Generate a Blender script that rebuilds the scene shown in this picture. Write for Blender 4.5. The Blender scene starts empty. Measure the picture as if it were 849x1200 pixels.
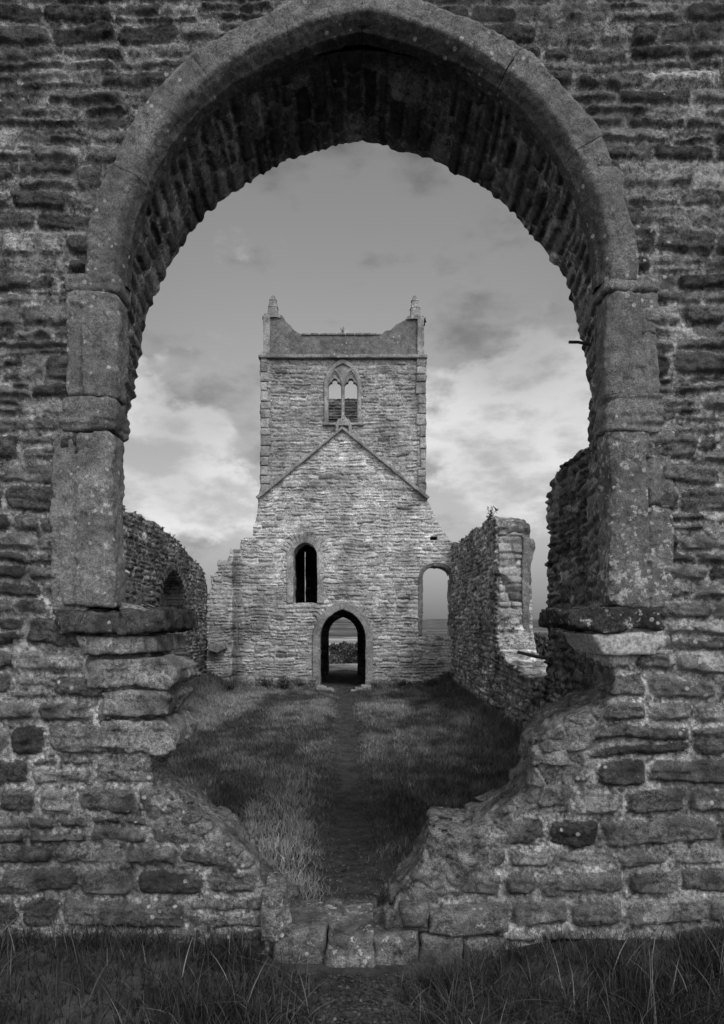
import bpy, math, numpy as np
from mathutils import Vector
R = math.radians
rng = np.random.default_rng(11)
f32 = np.float32
COL = bpy.context.scene.collection

# ---------------------------------------------------------------- basic helpers
def at(px, py, d):
    """metres (x, z) of something seen at that place, standing d metres away"""
    return ((px - 424.0) * d / 800.0, (725.0 - py) * d / 800.0)

T2 = rng.random((256, 256)).astype(f32)
T3 = rng.random((64, 64, 64)).astype(f32)
def _s(t): return t * t * (3 - 2 * t)
def n2(x, y, o=0):
    x = np.asarray(x, f32) + o * 17.3; y = np.asarray(y, f32) + o * 9.7
    xi = np.floor(x).astype(np.int32); yi = np.floor(y).astype(np.int32)
    fx = _s(x - xi); fy = _s(y - yi)
    x0 = xi & 255; x1 = (xi + 1) & 255; y0 = yi & 255; y1 = (yi + 1) & 255
    a = T2[x0, y0] * (1 - fx) + T2[x1, y0] * fx
    b = T2[x0, y1] * (1 - fx) + T2[x1, y1] * fx
    return (a * (1 - fy) + b * fy) * 2 - 1
def fb2(x, y, o=0, k=4):
    s = 0; a = 1; t = 0
    for i in range(k):
        s = s + a * n2(np.asarray(x) * 2 ** i, np.asarray(y) * 2 ** i, o + i * 3); t += a; a *= .5
    return s / t
def n3(x, y, z, o=0):
    x = np.asarray(x, f32) + o * 7.3; y = np.asarray(y, f32) + o * 3.1; z = np.asarray(z, f32) + o * 5.7
    xi = np.floor(x).astype(np.int32); yi = np.floor(y).astype(np.int32); zi = np.floor(z).astype(np.int32)
    fx = _s(x - xi); fy = _s(y - yi); fz = _s(z - zi)
    x0 = xi & 63; x1 = (xi + 1) & 63; y0 = yi & 63; y1 = (yi + 1) & 63; z0 = zi & 63; z1 = (zi + 1) & 63
    def lay(zz):
        a = T3[x0, y0, zz] * (1 - fx) + T3[x1, y0, zz] * fx
        b = T3[x0, y1, zz] * (1 - fx) + T3[x1, y1, zz] * fx
        return a * (1 - fy) + b * fy
    return (lay(z0) * (1 - fz) + lay(z1) * fz) * 2 - 1
def fb3(x, y, z, o=0, k=3):
    s = 0; a = 1; t = 0
    for i in range(k):
        m = 2 ** i
        s = s + a * n3(np.asarray(x) * m, np.asarray(y) * m, np.asarray(z) * m, o + i * 2); t += a; a *= .5
    return s / t
def worley(x, y, z, o=0):
    """jittered cells: distance gap between the two nearest cells (0 in the joint) and a random number per cell"""
    x = np.asarray(x, f32) + o; y = np.asarray(y, f32) + o * 2.3; z = np.asarray(z, f32) + o * .7
    xi = np.floor(x).astype(np.int32); yi = np.floor(y).astype(np.int32); zi = np.floor(z).astype(np.int32)
    d1 = np.full(x.shape, 9, f32); d2 = d1.copy(); rid = np.zeros(x.shape, f32)
    for i in (-1, 0, 1):
        for j in (-1, 0, 1):
            for k in (-1, 0, 1):
                a = (xi + i) & 63; b = (yi + j) & 63; c = (zi + k) & 63
                dx = xi + i + .15 + .7 * T3[a, b, c] - x; dy = yi + j + .15 + .7 * T3[b, c, a] - y; dz = zi + k + .15 + .7 * T3[c, a, (b + 7) & 63] - z
                d = np.sqrt(dx * dx + dy * dy + dz * dz); m = d < d1
                d2 = np.where(m, d1, np.minimum(d2, d)); rid = np.where(m, T3[(a + 5) & 63, (c + 9) & 63, b], rid); d1 = np.where(m, d, d1)
    return d2 - d1, rid
def rubble(x, y, z):
    w1 = .12 * n3(x * 6, y * 6, z * 6, 3)
    return worley(x / .13 + w1, y / .16, z / .085 + w1, 3)
def sstep(a, b, x):
    t = np.clip((x - a) / (b - a), 0, 1); return t * t * (3 - 2 * t)
def smax(a, b, k): return np.maximum(a, b) + np.maximum(k - np.abs(a - b), 0) ** 2 / (4 * k)

def mesh_obj(name, V, Fq, mat, parent=None, attrs=None, smooth=True, tri=None):
    me = bpy.data.meshes.new(name)
    V = np.asarray(V, f32).reshape(-1, 3); Fq = np.asarray(Fq, np.int32).reshape(-1, 4)
    nt = 0 if tri is None else len(tri)
    me.vertices.add(len(V)); me.vertices.foreach_set('co', V.ravel())
    me.loops.add(len(Fq) * 4 + nt * 3)
    li = Fq.ravel() if nt == 0 else np.concatenate([Fq.ravel(), np.asarray(tri, np.int32).ravel()])
    me.loops.foreach_set('vertex_index', li)
    me.polygons.add(len(Fq) + nt)
    st = np.concatenate([np.arange(len(Fq)) * 4, len(Fq) * 4 + np.arange(nt) * 3]).astype(np.int32)
    me.polygons.foreach_set('loop_start', st)
    me.update(calc_edges=True); me.validate()
    me.polygons.foreach_set('use_smooth', np.full(len(me.polygons), smooth))
    if attrs:
        for k, v in attrs.items():
            at_ = me.attributes.new(k, 'FLOAT', 'POINT')
            at_.data.foreach_set('value', np.asarray(v, f32).ravel())
    me.materials.append(mat)
    o = bpy.data.objects.new(name, me); COL.objects.link(o)
    if parent is not None: o.parent = parent
    return o

def tag(o, label=None, cat=None, group=None, kind=None):
    if label: o['label'] = label
    if cat: o['category'] = cat
    if group: o['group'] = group
    if kind: o['kind'] = kind
    return o
def thing(name, label, cat, group=None):
    o = bpy.data.objects.new(name, None); COL.objects.link(o); o.empty_display_size = .2
    return tag(o, label, cat, group)

# ---------------------------------------------------------------- surface extraction (naive surface nets)
def nets(Fv, o, s):
    nx, ny, nz = Fv.shape
    S = Fv < 0
    c = np.zeros((nx - 1, ny - 1, nz - 1), np.int8)
    for i in (0, 1):
        for j in (0, 1):
            for k in (0, 1):
                c += S[i:nx - 1 + i, j:ny - 1 + j, k:nz - 1 + k]
    I, J, K = np.nonzero((c > 0) & (c < 8)); del c
    n = len(I); idx = np.full((nx - 1, ny - 1, nz - 1), -1, np.int32); idx[I, J, K] = np.arange(n)
    P = np.zeros((n, 3), f32); W = np.zeros(n, f32)
    cor = [(i, j, k) for i in (0, 1) for j in (0, 1) for k in (0, 1)]
    val = {q: Fv[I + q[0], J + q[1], K + q[2]] for q in cor}
    for a in cor:
        for ax in range(3):
            if a[ax] == 0:
                b = list(a); b[ax] = 1; b = tuple(b)
                m = (val[a] < 0) != (val[b] < 0)
                t = np.where(m, val[a] / np.where(m, val[a] - val[b], 1), 0)
                p = np.zeros((n, 3), f32); p[:] = a; p[:, ax] = t
                P[m] += p[m]; W += m
    P = (P / W[:, None] + np.stack([I, J, K], 1)) * np.asarray(s, f32) + np.asarray(o, f32)
    Q = []
    for ax in range(3):
        a1, a2 = [(1, 2), (2, 0), (0, 1)][ax]
        sl0 = [slice(1, -1)] * 3; sl0[ax] = slice(0, -1); sl1 = [slice(1, -1)] * 3; sl1[ax] = slice(1, None)
        A = S[tuple(sl0)]; B = S[tuple(sl1)]
        w = np.nonzero(A != B); inside = A[w]
        base = np.stack(w, 1); base[:, a1] += 1; base[:, a2] += 1
        def g(d1, d2):
            q = base.copy(); q[:, a1] -= d1; q[:, a2] -= d2
            return idx[q[:, 0], q[:, 1], q[:, 2]]
        q = np.stack([g(1, 1), g(0, 1), g(0, 0), g(1, 0)], 1)
        q[~inside] = q[~inside][:, ::-1]
        Q.append(q)
    Q = np.concatenate(Q); Q = Q[(Q >= 0).all(1)]
    return P, Q
def voxel(fn, lo, hi, res):
    lo = np.array(lo, float); hi = np.array(hi, float); res = np.array(res if np.ndim(res) else [res] * 3, float)
    n = np.ceil((hi - lo) / res - 1e-3).astype(int) + 1
    X = (lo[0] + np.arange(n[0]) * res[0]).astype(f32)[:, None, None]
    Y = (lo[1] + np.arange(n[1]) * res[1]).astype(f32)[None, :, None]
    Z = (lo[2] + np.arange(n[2]) * res[2]).astype(f32)[None, None, :]
    Fv = np.broadcast_to(fn(X, Y, Z), tuple(n)).astype(f32)
    Fv[0] = Fv[-1] = 1; Fv[:, 0] = Fv[:, -1] = 1; Fv[:, :, 0] = Fv[:, :, -1] = 1
    return nets(Fv, lo, res)

def polysdf(X, Y, poly):
    P = np.asarray(poly, f32); X, Y = np.broadcast_arrays(np.asarray(X, f32), np.asarray(Y, f32))
    d = np.full(X.shape, 1e9, f32); s = np.ones(X.shape, f32)
    for i in range(len(P)):
        a = P[i]; b = P[i - 1]; e = b - a
        wx = X - a[0]; wy = Y - a[1]
        t = np.clip((wx * e[0] + wy * e[1]) / (e @ e + 1e-12), 0, 1)
        bx = wx - e[0] * t; by = wy - e[1] * t
        d = np.minimum(d, bx * bx + by * by)
        c1 = Y >= a[1]; c2 = Y < b[1]; c3 = e[0] * wy > e[1] * wx
        fl = (c1 & c2 & c3) | (~c1 & ~c2 & ~c3)
        s = np.where(fl, -s, s)
    return s * np.sqrt(d)
def archsd(x, z, cx, a, z0, h, zb):
    """pointed arch opening: half width a, springing z0, rise h, bottom zb; negative inside"""
    Rr = (a * a + h * h) / (2 * a); c = Rr - a; xx = np.abs(x - cx)
    up = np.sqrt((xx + c) ** 2 + np.maximum(z - z0, 0) ** 2) - Rr
    return np.maximum(np.where(z > z0, up, xx - a), zb - z)

# ---------------------------------------------------------------- masonry pattern: relief + tone over a (u, v) sheet
def masonry(u, v, seed, ch, w, joint, recess, relief=.012, wav=.02, split=.15, tone=(.11, .3), dark=.07, mortar=.12, rad=.02, strata=.004, jag=.009, rough=.010):
    """u, v: 1-D axes in metres.  ch, w, joint, recess may be functions of v.  Returns height and tone (len(u), len(v))."""
    g = np.random.default_rng(seed)
    fn = lambda q: q if callable(q) else (lambda t, q=q: q)
    ch, w, joint, recess = map(fn, (ch, w, joint, recess))
    U, V = np.meshgrid(u, v, indexing='ij'); U = U.astype(f32); V = V.astype(f32)
    o = seed % 37
    Uw = U + .6 * wav * fb2(U * 5, V * 5, o + 1, 3)
    Vw = V + wav * fb2(U * 1.6, V * 2.5, o + 2, 2) + .40 * wav * fb2(U * 9, V * 9, o + 3, 3)
    jn = fb2(U * 20, V * 24, o + 5, 4)
    best = np.full(U.shape, .05, f32)
    Hs = np.zeros(U.shape, f32); Ts = np.full(U.shape, tone[0], f32); Id = np.zeros(U.shape, f32)
    u0, u1, v0, v1 = u[0] - .2, u[-1] + .2, v[0] - .2, v[-1] + .2
    du = u[1] - u[0]; dv = v[1] - v[0]; pad = wav * 2 + .03
    vv = v0
    while vv < v1:
        c = ch(vv); h = g.uniform(*c)
        uu = u0 - g.uniform(0, .3); ww = w(vv)
        while uu < u1:
            L = g.uniform(*ww) * (1.5 if g.random() < .12 else 1)
            recs = [(uu, uu + L, vv, vv + h)]
            if h > c[0] * 1.3 and g.random() < split:
                m = vv + h * g.uniform(.35, .65); recs = [(uu, uu + L, vv, m), (uu, uu + L, m, vv + h)]
                if g.random() < .5:
                    mm = uu + L * g.uniform(.4, .6); recs[1:] = [(uu, mm, m, vv + h), (mm, uu + L, m, vv + h)]
            for (a, b, cc, d) in recs:
                i0 = max(int((a - pad - u[0]) / du), 0); i1 = min(int((b + pad - u[0]) / du) + 2, len(u))
                j0 = max(int((cc - pad - v[0]) / dv), 0); j1 = min(int((d + pad - v[0]) / dv) + 2, len(v))
                rt = g.normal(0, .025); rel = relief * g.uniform(-.6, 1); tx, ty = g.normal(0, relief * .35, 2)
                r3 = g.random()
                tn = tone[0] * math.exp(g.normal(0, tone[1]))
                if r3 < dark: tn = tone[0] * g.uniform(.36, .6)
                cj = g.uniform(-1, 1, 4) * .22
                if i0 >= i1 or j0 >= j1: continue
                px = Uw[i0:i1, j0:j1] - (a + b) / 2; py = Vw[i0:i1, j0:j1] - (cc + d) / 2
                qx = px + py * rt * 2; qy = py - px * rt
                hw = (b - a) / 2 - joint(cc) / 2; hh = (d - cc) / 2 - joint(cc) / 2
                # irregular quad: the half sizes vary over the stone
                ex = hw * (1 + cj[0] * .3 * np.sign(qx) * np.clip(qy / hh, -1, 1)); ey = hh * (1 + cj[1] * np.clip(qx / hw, -1, 1) * np.sign(qy) - .10 * abs(cj[2]))
                r = min(rad * (1 + abs(cj[3]) * 2), hh * .75)
                ax = np.abs(qx) - ex + r; ay = np.abs(qy) - ey + r
                sd = np.sqrt(np.maximum(ax, 0) ** 2 + np.maximum(ay, 0) ** 2) + np.minimum(np.maximum(ax, ay), 0) - r + jag * jn[i0:i1, j0:j1]
                B = best[i0:i1, j0:j1]; m = sd < B
                B[m] = sd[m]
                hs = Hs[i0:i1, j0:j1]; hs[m] = (rel + tx * px / hw + ty * py / hh)[m]
                Ts[i0:i1, j0:j1][m] = tn; Id[i0:i1, j0:j1][m] = r3 * 50
            uu += L
        vv += h
    rc = np.vectorize(lambda t: recess(t))(v).astype(f32)[None, :]
    ins = sstep(.004, -.022, best)
    lay = n2(U * 2.5 + Id, V * 55, o + 7) * .6 + n2(U * 6 + Id, V * 110, o + 8) * .4
    rdg = 1 - 2 * np.abs(fb2(U * 5 + Id, V * 26 + Id, o + 14, 3))
    face = Hs + strata * lay * 1.5 - strata * 1.6 * np.maximum(rdg - .55, 0) * 2 + rough * fb2(U * 9 + Id, V * 14, o + 9, 4) + rough * .35 * fb2(U * 34 + Id, V * 44, o + 15, 2) - .05 * np.maximum(fb2(U * 3 + Id, V * 7, o + 12, 3) - .42, 0)
    mort = -rc * (1 + .5 * fb2(U * 7, V * 7, o + 10, 3)) + .004 * fb2(U * 60, V * 60, o + 11, 2)
    H = mort * (1 - ins) + face * ins
    mo = mortar(V) if callable(mortar) else mortar
    tm = mo * (1 + .75 * n2(U * 75, V * 75, o + 13) + .3 * fb2(U * 5, V * 5, o + 16, 2))
    T = tm * (1 - sstep(.003, -.005, best)) + Ts * sstep(.003, -.005, best)
    return H.astype(f32), T.astype(f32)

# ---------------------------------------------------------------- materials
def nn(nt, t, **k):
    n = nt.nodes.new(t)
    for a, b in k.items():
        if a.startswith('i_'): n.inputs[a[2:].replace('_', ' ')].default_value = b
        else: setattr(n, a, b)
    return n
def mth(nt, op, a, b=None, c=None, clamp=False):
    n = nt.nodes.new('ShaderNodeMath'); n.operation = op; n.use_clamp = clamp
    for i, q in enumerate((a, b, c)):
        if q is None: continue
        if isinstance(q, (int, float)): n.inputs[i].default_value = q
        else: nt.links.new(q, n.inputs[i])
    return n.outputs[0]
def ramp(nt, x, a, b, lo=0, hi=1):
    n = nt.nodes.new('ShaderNodeMapRange'); n.interpolation_type = 'SMOOTHSTEP'
    nt.links.new(x, n.inputs['Value'])
    for k, q in (('From Min', a), ('From Max', b), ('To Min', lo), ('To Max', hi)): n.inputs[k].default_value = q
    return n.outputs['Result']
def noise(nt, vec, scale, detail=4, rough=.6):
    n = nn(nt, 'ShaderNodeTexNoise'); n.inputs['Scale'].default_value = scale; n.inputs['Detail'].default_value = detail; n.inputs['Roughness'].default_value = rough
    nt.links.new(vec, n.inputs['Vector']); return n.outputs['Fac']
def stone_mat(name, fine=1.0, contrast=.7, lichen=.5, spots=.5, stain=.5, use_tone=True, base=.15, bump=.9, bd=.018):
    """fine: metres-to-texture scale; near stones 1, far ones smaller"""
    m = bpy.data.materials.new(name); m.use_nodes = True; nt = m.node_tree; L = nt.links
    bs = nt.nodes['Principled BSDF']; bs.inputs['Roughness'].default_value = .95; bs.inputs['Specular IOR Level'].default_value = .15
    tc = nn(nt, 'ShaderNodeTexCoord').outputs['Object']
    n_lo = noise(nt, tc, 3 * fine, 5); n_mid = noise(nt, tc, 14 * fine, 6, .65); n_hi = noise(nt, tc, 55 * fine, 6, .75); n_vh = noise(nt, tc, 190 * fine, 4, .8)
    if use_tone: t = nn(nt, 'ShaderNodeAttribute', attribute_name='tone').outputs['Fac']
    else: t = mth(nt, 'ADD', base, 0.0)
    f = mth(nt, 'ADD', ramp(nt, n_mid, .3, .7, 1 - contrast * .55, 1 + contrast * .6), ramp(nt, n_hi, .38, .62, -contrast * .50, contrast * .58))
    f = mth(nt, 'MULTIPLY', f, ramp(nt, n_vh, .38, .62, .52, 1.55))
    t = mth(nt, 'MULTIPLY', t, f)
    st = mth(nt, 'MULTIPLY', ramp(nt, n_lo, .46, .60), ramp(nt, n_hi, .35, .6))          # black algae staining in patches
    t = mth(nt, 'MULTIPLY', t, mth(nt, 'SUBTRACT', 1, mth(nt, 'MULTIPLY', st, stain)))
    # lichen: crusty blotches and small round spots
    la = nn(nt, 'ShaderNodeAttribute', attribute_name='lichen').outputs['Fac']
    ln = noise(nt, tc, 22 * fine, 6, .7); l2 = noise(nt, tc, 2.2 * fine, 3)
    lm = ramp(nt, mth(nt, 'ADD', mth(nt, 'ADD', ln, mth(nt, 'MULTIPLY', l2, .35)), mth(nt, 'MULTIPLY', la, .25)), .90 - .08 * lichen, .96 - .08 * lichen)
    vo = nn(nt, 'ShaderNodeTexVoronoi'); vo.inputs['Scale'].default_value = 16 * fine; L.new(tc, vo.inputs['Vector'])
    wob = mth(nt, 'ADD', vo.outputs['Distance'], mth(nt, 'MULTIPLY', mth(nt, 'SUBTRACT', n_hi, .5), .35))
    sp = mth(nt, 'MULTIPLY', ramp(nt, wob, .20, .15), ramp(nt, mth(nt, 'ADD', l2, mth(nt, 'MULTIPLY', la, .2)), .62 - .12 * spots, .66 - .12 * spots))
    lm = mth(nt, 'MAXIMUM', lm, sp); lm = mth(nt, 'MULTIPLY', lm, .8)
    lc = ramp(nt, n_hi, .36, .64, .26, .60)
    mixed = mth(nt, 'ADD', mth(nt, 'MULTIPLY', t, mth(nt, 'SUBTRACT', 1, lm)), mth(nt, 'MULTIPLY', lm, lc))
    cc = nn(nt, 'ShaderNodeCombineColor')
    for i in range(3): L.new(mixed, cc.inputs[i])
    L.new(cc.outputs[0], bs.inputs['Base Color'])
    h = mth(nt, 'ADD', mth(nt, 'MULTIPLY', n_mid, .6), mth(nt, 'ADD', mth(nt, 'MULTIPLY', n_hi, .5), mth(nt, 'MULTIPLY', n_vh, .25)))
    bp = nn(nt, 'ShaderNodeBump'); bp.inputs['Strength'].default_value = bump; bp.inputs['Distance'].default_value = bd / fine ** .5 * 1.6
    L.new(h, bp.inputs['Height']); L.new(bp.outputs[0], bs.inputs['Normal'])
    return m
def plain_mat(name, val, rough=.9, metal=0, attr=None, var=.3, scale=20, trans=0):
    m = bpy.data.materials.new(name); m.use_nodes = True; nt = m.node_tree; bs = nt.nodes['Principled BSDF']
    bs.inputs['Roughness'].default_value = rough; bs.inputs['Metallic'].default_value = metal; bs.inputs['Specular IOR Level'].default_value = .2
    tc = nn(nt, 'ShaderNodeTexCoord').outputs['Object']
    f = ramp(nt, noise(nt, tc, scale, 5), .3, .7, 1 - var, 1 + var)
    src = nn(nt, 'ShaderNodeAttribute', attribute_name=attr).outputs['Fac'] if attr else mth(nt, 'ADD', val, 0.0)
    t = mth(nt, 'MULTIPLY', src, f)
    cc = nn(nt, 'ShaderNodeCombineColor')
    for i in range(3): nt.links.new(t, cc.inputs[i])
    nt.links.new(cc.outputs[0], bs.inputs['Base Color'])
    return m
M_near = stone_mat('weathered_rubble', 1, .8, .55, .5, .55)
M_dress = stone_mat('dressed_stone', 1, .55, .45, .9, .35)
M_tower = stone_mat('tower_rubble', .3, .45, .4, .3, .55, bump=.4, bd=.015)
M_render = stone_mat('lichened_parapet', .5, .5, .35, .6, .3, bump=.4)
M_side = stone_mat('mossy_rubble', .35, 1.0, .3, .2, .6, bump=.9, bd=.02)

# ================================================================= THE GABLE WALL WITH THE BIG BROKEN WINDOW
Y0, YR = 3.46, 4.29
gable = thing('ruined_gable_wall', 'dark lichened rubble wall pierced by the huge pointed window the view looks through', 'wall')
gable.location = (0, 0, 0)
def P(pts, d): return [at(x, y, d) for x, y in pts]
# silhouette of the broken opening below the sill, as metres at the plane where it shows
notchL = [(140, 700), (190, 712), (190, 740), (184, 745), (186, 766), (196, 776), (211, 784), (212, 796), (204, 802), (206, 818), (198, 832), (205, 842), (212, 858), (210, 876), (190, 884), (186, 902), (203, 925), (238, 950), (272, 976), (298, 1003), (308, 1026), (326, 1042), (346, 1064)]
notchR = [(450, 1066), (458, 1044), (472, 1030), (492, 1006), (498, 985), (502, 968), (545, 966), (572, 952), (604, 930), (618, 906), (620, 872), (636, 850), (660, 834), (690, 822), (704, 812), (706, 790), (702, 770), (694, 764), (690, 742), (690, 700)]
def opening(dL, dR, ax, zs, axp, jx, jxR, grow=0):
    L = [at(x - grow, y, dL) for x, y in notchL]; Rr = [at(x + grow, y, dR) for x, y in notchR]
    arc = []
    Rd = (ax * ax + axp * axp) / (2 * ax); c = Rd - ax; th = math.acos(c / Rd)
    for i in range(0, 13): a = th * i / 12; arc.append((Rd * math.cos(a) - c, zs + Rd * math.sin(a)))
    arcL = [(-x, z) for x, z in arc[:-1]]
    return L + [(-.35, -1.75), (.15, -1.75)] + Rr + [(1.25, .03), (jxR, .03), (jxR, zs - .1)] + arc + arcL[::-1] + [(-jx, zs - .1), (-jx, .03), (-1.25, .03)]
opF = opening(3.56, 3.60, 1.33, 1.70, 1.42, 1.38, 1.38)
opR = opening(3.95, 3.92, 1.55, 1.50, 1.62, 1.60, 1.53, grow=7)
massL = P([(176, 885), (200, 885), (352, 1060), (335, 1085), (262, 1012), (228, 985), (172, 958)], 3.5)
massR = P([(712, 790), (640, 815), (560, 905), (490, 950), (455, 1050), (478, 1078), (520, 1046), (578, 1034), (598, 975), (640, 950), (692, 900), (715, 850)], 3.5)
res = .008
gx = np.arange(-2.16, 2.165, res); gz = np.arange(-1.95, 3.62, res)
low = lambda v: v < 0.02
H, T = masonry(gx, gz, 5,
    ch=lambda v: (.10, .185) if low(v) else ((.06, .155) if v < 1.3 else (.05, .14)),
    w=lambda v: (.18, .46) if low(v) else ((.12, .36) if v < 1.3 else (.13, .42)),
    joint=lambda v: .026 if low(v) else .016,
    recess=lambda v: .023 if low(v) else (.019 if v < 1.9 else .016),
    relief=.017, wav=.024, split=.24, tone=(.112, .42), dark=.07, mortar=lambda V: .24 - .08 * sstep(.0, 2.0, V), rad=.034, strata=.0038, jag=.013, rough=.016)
U, V = np.meshgrid(gx, gz, indexing='ij'); U = U.astype(f32); V = V.astype(f32)
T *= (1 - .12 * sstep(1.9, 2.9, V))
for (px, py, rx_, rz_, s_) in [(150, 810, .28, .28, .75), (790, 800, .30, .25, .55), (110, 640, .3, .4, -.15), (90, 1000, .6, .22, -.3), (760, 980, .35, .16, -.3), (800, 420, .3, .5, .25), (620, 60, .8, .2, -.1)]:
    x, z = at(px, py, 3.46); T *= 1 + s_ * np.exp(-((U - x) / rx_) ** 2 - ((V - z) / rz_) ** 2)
ml = np.minimum(polysdf(U, V, massL), polysdf(U, V, massR)) + .05 * fb2(U * 8, V * 8, 3, 3)
MM = .9 * sstep(.02, -.05, ml)
H = H + .0035 * n2(U * 75, V * 75, 61) + .004 * fb2(U * 42, V * 46, 62, 2)
Hm = .035 * fb2(U * 4, V * 4, 21, 4) + .022 * fb2(U * 16, V * 18, 22, 4) - .012 - .03 * np.maximum(fb2(U * 11, V * 13, 24, 2) - .25, 0)
H = H * (1 - MM) + Hm * MM
T = T * (1 - MM) + (.10 * (1 + .6 * fb2(U * 12, V * 12, 23, 4) + .5 * n2(U * 60, V * 60, 25))) * MM
# the rubble bulges and leans a little
H = H + .018 * fb2(U * .9, V * .9, 31, 2)
Lc = np.zeros_like(H)
for (px, py, r, s) in [(722, 755, .12, 3.2), (590, 1075, .03, 3), (700, 690, .05, 2), (830, 770, .05, 1.5), (20, 755, .03, 3)]:
    x, z = at(px, py, 3.46); Lc += s * np.exp(-(((U - x) / 1.4) ** 2 + (V - z) ** 2) / r ** 2 * 1.5)
AF = polysdf(U, V, opF); AR = polysdf(U, V, opR)
AF = -AF; AR = -AR          # positive inside the opening now -> outside solid
KK = .02 + .07 * MM
yy = np.arange(Y0 - .10, YR + .06, .0125).astype(f32)
nx, ny, nz = len(gx), len(yy), len(gz)
Fv = np.empty((nx, ny, nz), f32)
xs3 = gx.astype(f32)[:, None, None]; zs3 = gz.astype(f32)[None, None, :]
# per-stone in and out on the broken edge
edge = np.clip(H * 1.6, -.03, .03)
for j, y in enumerate(yy):
    t = np.clip((y - Y0) / (YR - Y0), 0, 1)
    A = AF * (1 - t) + AR * t
    mk = np.abs(A) < .25
    A = A - edge * (1 - MM) * .6
    A[mk] += .034 * fb3(U[mk] * 5, np.full(int(mk.sum()), y * 5, f32), V[mk] * 7, 4, 4) * (.4 + .6 * min(1, t * 4))
    f = smax((Y0 - H) - y, A, KK)
    wgt = np.maximum(MM, .9 * float(sstep(.03, .10, y - Y0)))
    mk = (np.abs(f) < .09) & (wgt > .02) & (V < .05)
    xx_, zz_ = U[mk], V[mk]; yv_ = np.full(xx_.shape, y, f32)
    gp, rd = rubble(xx_, yv_, zz_)
    f[mk] += wgt[mk] * ((.020 * (1 - sstep(.0, .16, gp)) + .044 * (rd - .55)) * (.45 + .75 * sstep(-.3, .4, n3(xx_ * 3.5, yv_ * 3.5, zz_ * 3.5, 8))) + .022 * fb3(xx_ * 13, yv_ * 13, zz_ * 16, 4, 3) + .007 * fb3(xx_ * 38, yv_ * 38, zz_ * 38, 2, 2))
    Fv[:, j, :] = np.maximum(f, y - YR)
Fv[0] = Fv[-1] = 1; Fv[:, 0] = Fv[:, -1] = 1; Fv[:, :, 0] = Fv[:, :, -1] = 1
vp, fq = nets(Fv, (gx[0], yy[0], gz[0]), (res, .0125, res)); del Fv
ii = np.clip(((vp[:, 0] - gx[0]) / res).round().astype(int), 0, nx - 1); kk = np.clip(((vp[:, 2] - gz[0]) / res).round().astype(int), 0, nz - 1)
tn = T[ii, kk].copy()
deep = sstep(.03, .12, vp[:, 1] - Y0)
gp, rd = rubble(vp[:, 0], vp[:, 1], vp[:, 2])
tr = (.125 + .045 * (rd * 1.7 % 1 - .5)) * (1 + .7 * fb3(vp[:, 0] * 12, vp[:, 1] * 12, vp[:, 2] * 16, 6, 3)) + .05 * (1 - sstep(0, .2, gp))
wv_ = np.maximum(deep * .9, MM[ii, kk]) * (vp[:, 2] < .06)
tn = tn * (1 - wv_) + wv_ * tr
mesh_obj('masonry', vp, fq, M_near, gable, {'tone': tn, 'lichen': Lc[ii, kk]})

# the rest of the wall outside the picture, same masonry at a coarser mesh
def coarse(u0, u1, v0, v1, seed, top=None):
    rs = .02; uu = np.arange(u0, u1 + rs, rs); vvv = np.arange(v0, v1 + rs, rs)
    Hc, Tc = masonry(uu, vvv, seed, (.06, .155), (.13, .40), .016, .017, .017, .024, .24, (.118, .38), .06, .17, .034, .0038, .013, .016)
    Uc, Vc = np.meshgrid(uu, vvv, indexing='ij')
    tp = v1 if top is None else top(Uc)
    def fn(X, Yv, Z):
        f = np.maximum((Y0 - Hc[:, None, :]) - Yv, Yv - YR)
        e = np.maximum(np.maximum(u0 + rs * 1.5 - X, X - (u1 - rs * .5)), np.maximum((v0 + rs * 1.5) - Z, (Vc - tp + .03 + .05 * fb2(Uc * 5, Vc * 5, 3, 3))[:, None, :]))
        return np.maximum(f, e)
    v_, q_ = voxel(fn, (uu[0], Y0 - .1, vvv[0]), (uu[-1], YR + .1, vvv[-1]), (rs, .04, rs))
    a = np.clip(((v_[:, 0] - uu[0]) / rs).round().astype(int), 0, len(uu) - 1); b = np.clip(((v_[:, 2] - vvv[0]) / rs).round().astype(int), 0, len(vvv) - 1)
    mesh_obj('masonry', v_, q_, M_near, gable, {'tone': Tc[a, b], 'lichen': Tc[a, b] * 0})
coarse(-5.3, -2.12, -2.2, 3.6, 41, lambda u: 2.6 + .35 * (u + 5.3))
coarse(2.12, 3.5, -2.2, 3.6, 42, lambda u: 3.6 - .8 * np.clip(u - 2.6, 0, 9))
coarse(-2.5, 2.6, 3.52, 4.4, 43, lambda u: 4.25 - .35 * np.abs(u) + .15 * fb2(u * 2, u * 0, 5, 3))

# arch moulding in four long blocks: flat band and square reveal
def arc_pts(a, h, z0, s):
    """s in -1..1 from left springing over the apex to the right; returns point and outward normal"""
    Rd = (a * a + h * h) / (2 * a); c = Rd - a; th = math.acos(c / Rd)
    ang = th * (1 - np.abs(s)); sg = np.where(s < 0, -1, 1)
    return sg * (Rd * np.cos(ang) - c), z0 + Rd * np.sin(ang), sg * np.cos(ang), np.sin(ang)
prof = [(.20, .04), (.188, .00), (.178, -.016), (.165, -.024), (.12, -.022), (.08, -.024), (.058, -.026), (.046, -.020), (.008, .046), (-.002, .056), (.0, .10), (.004, .135), (.012, .145), (.05, .15), (.11, .15)]
pr = []
for (a, b) in zip(prof[:-1], prof[1:]):
    k = max(1, int(math.dist(a, b) / .007))
    for q in range(k): pr.append((a[0] + (b[0] - a[0]) * q / k, a[1] + (b[1] - a[1]) * q / k))
pr.append(prof[-1]); pr = np.array(pr, f32)
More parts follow.
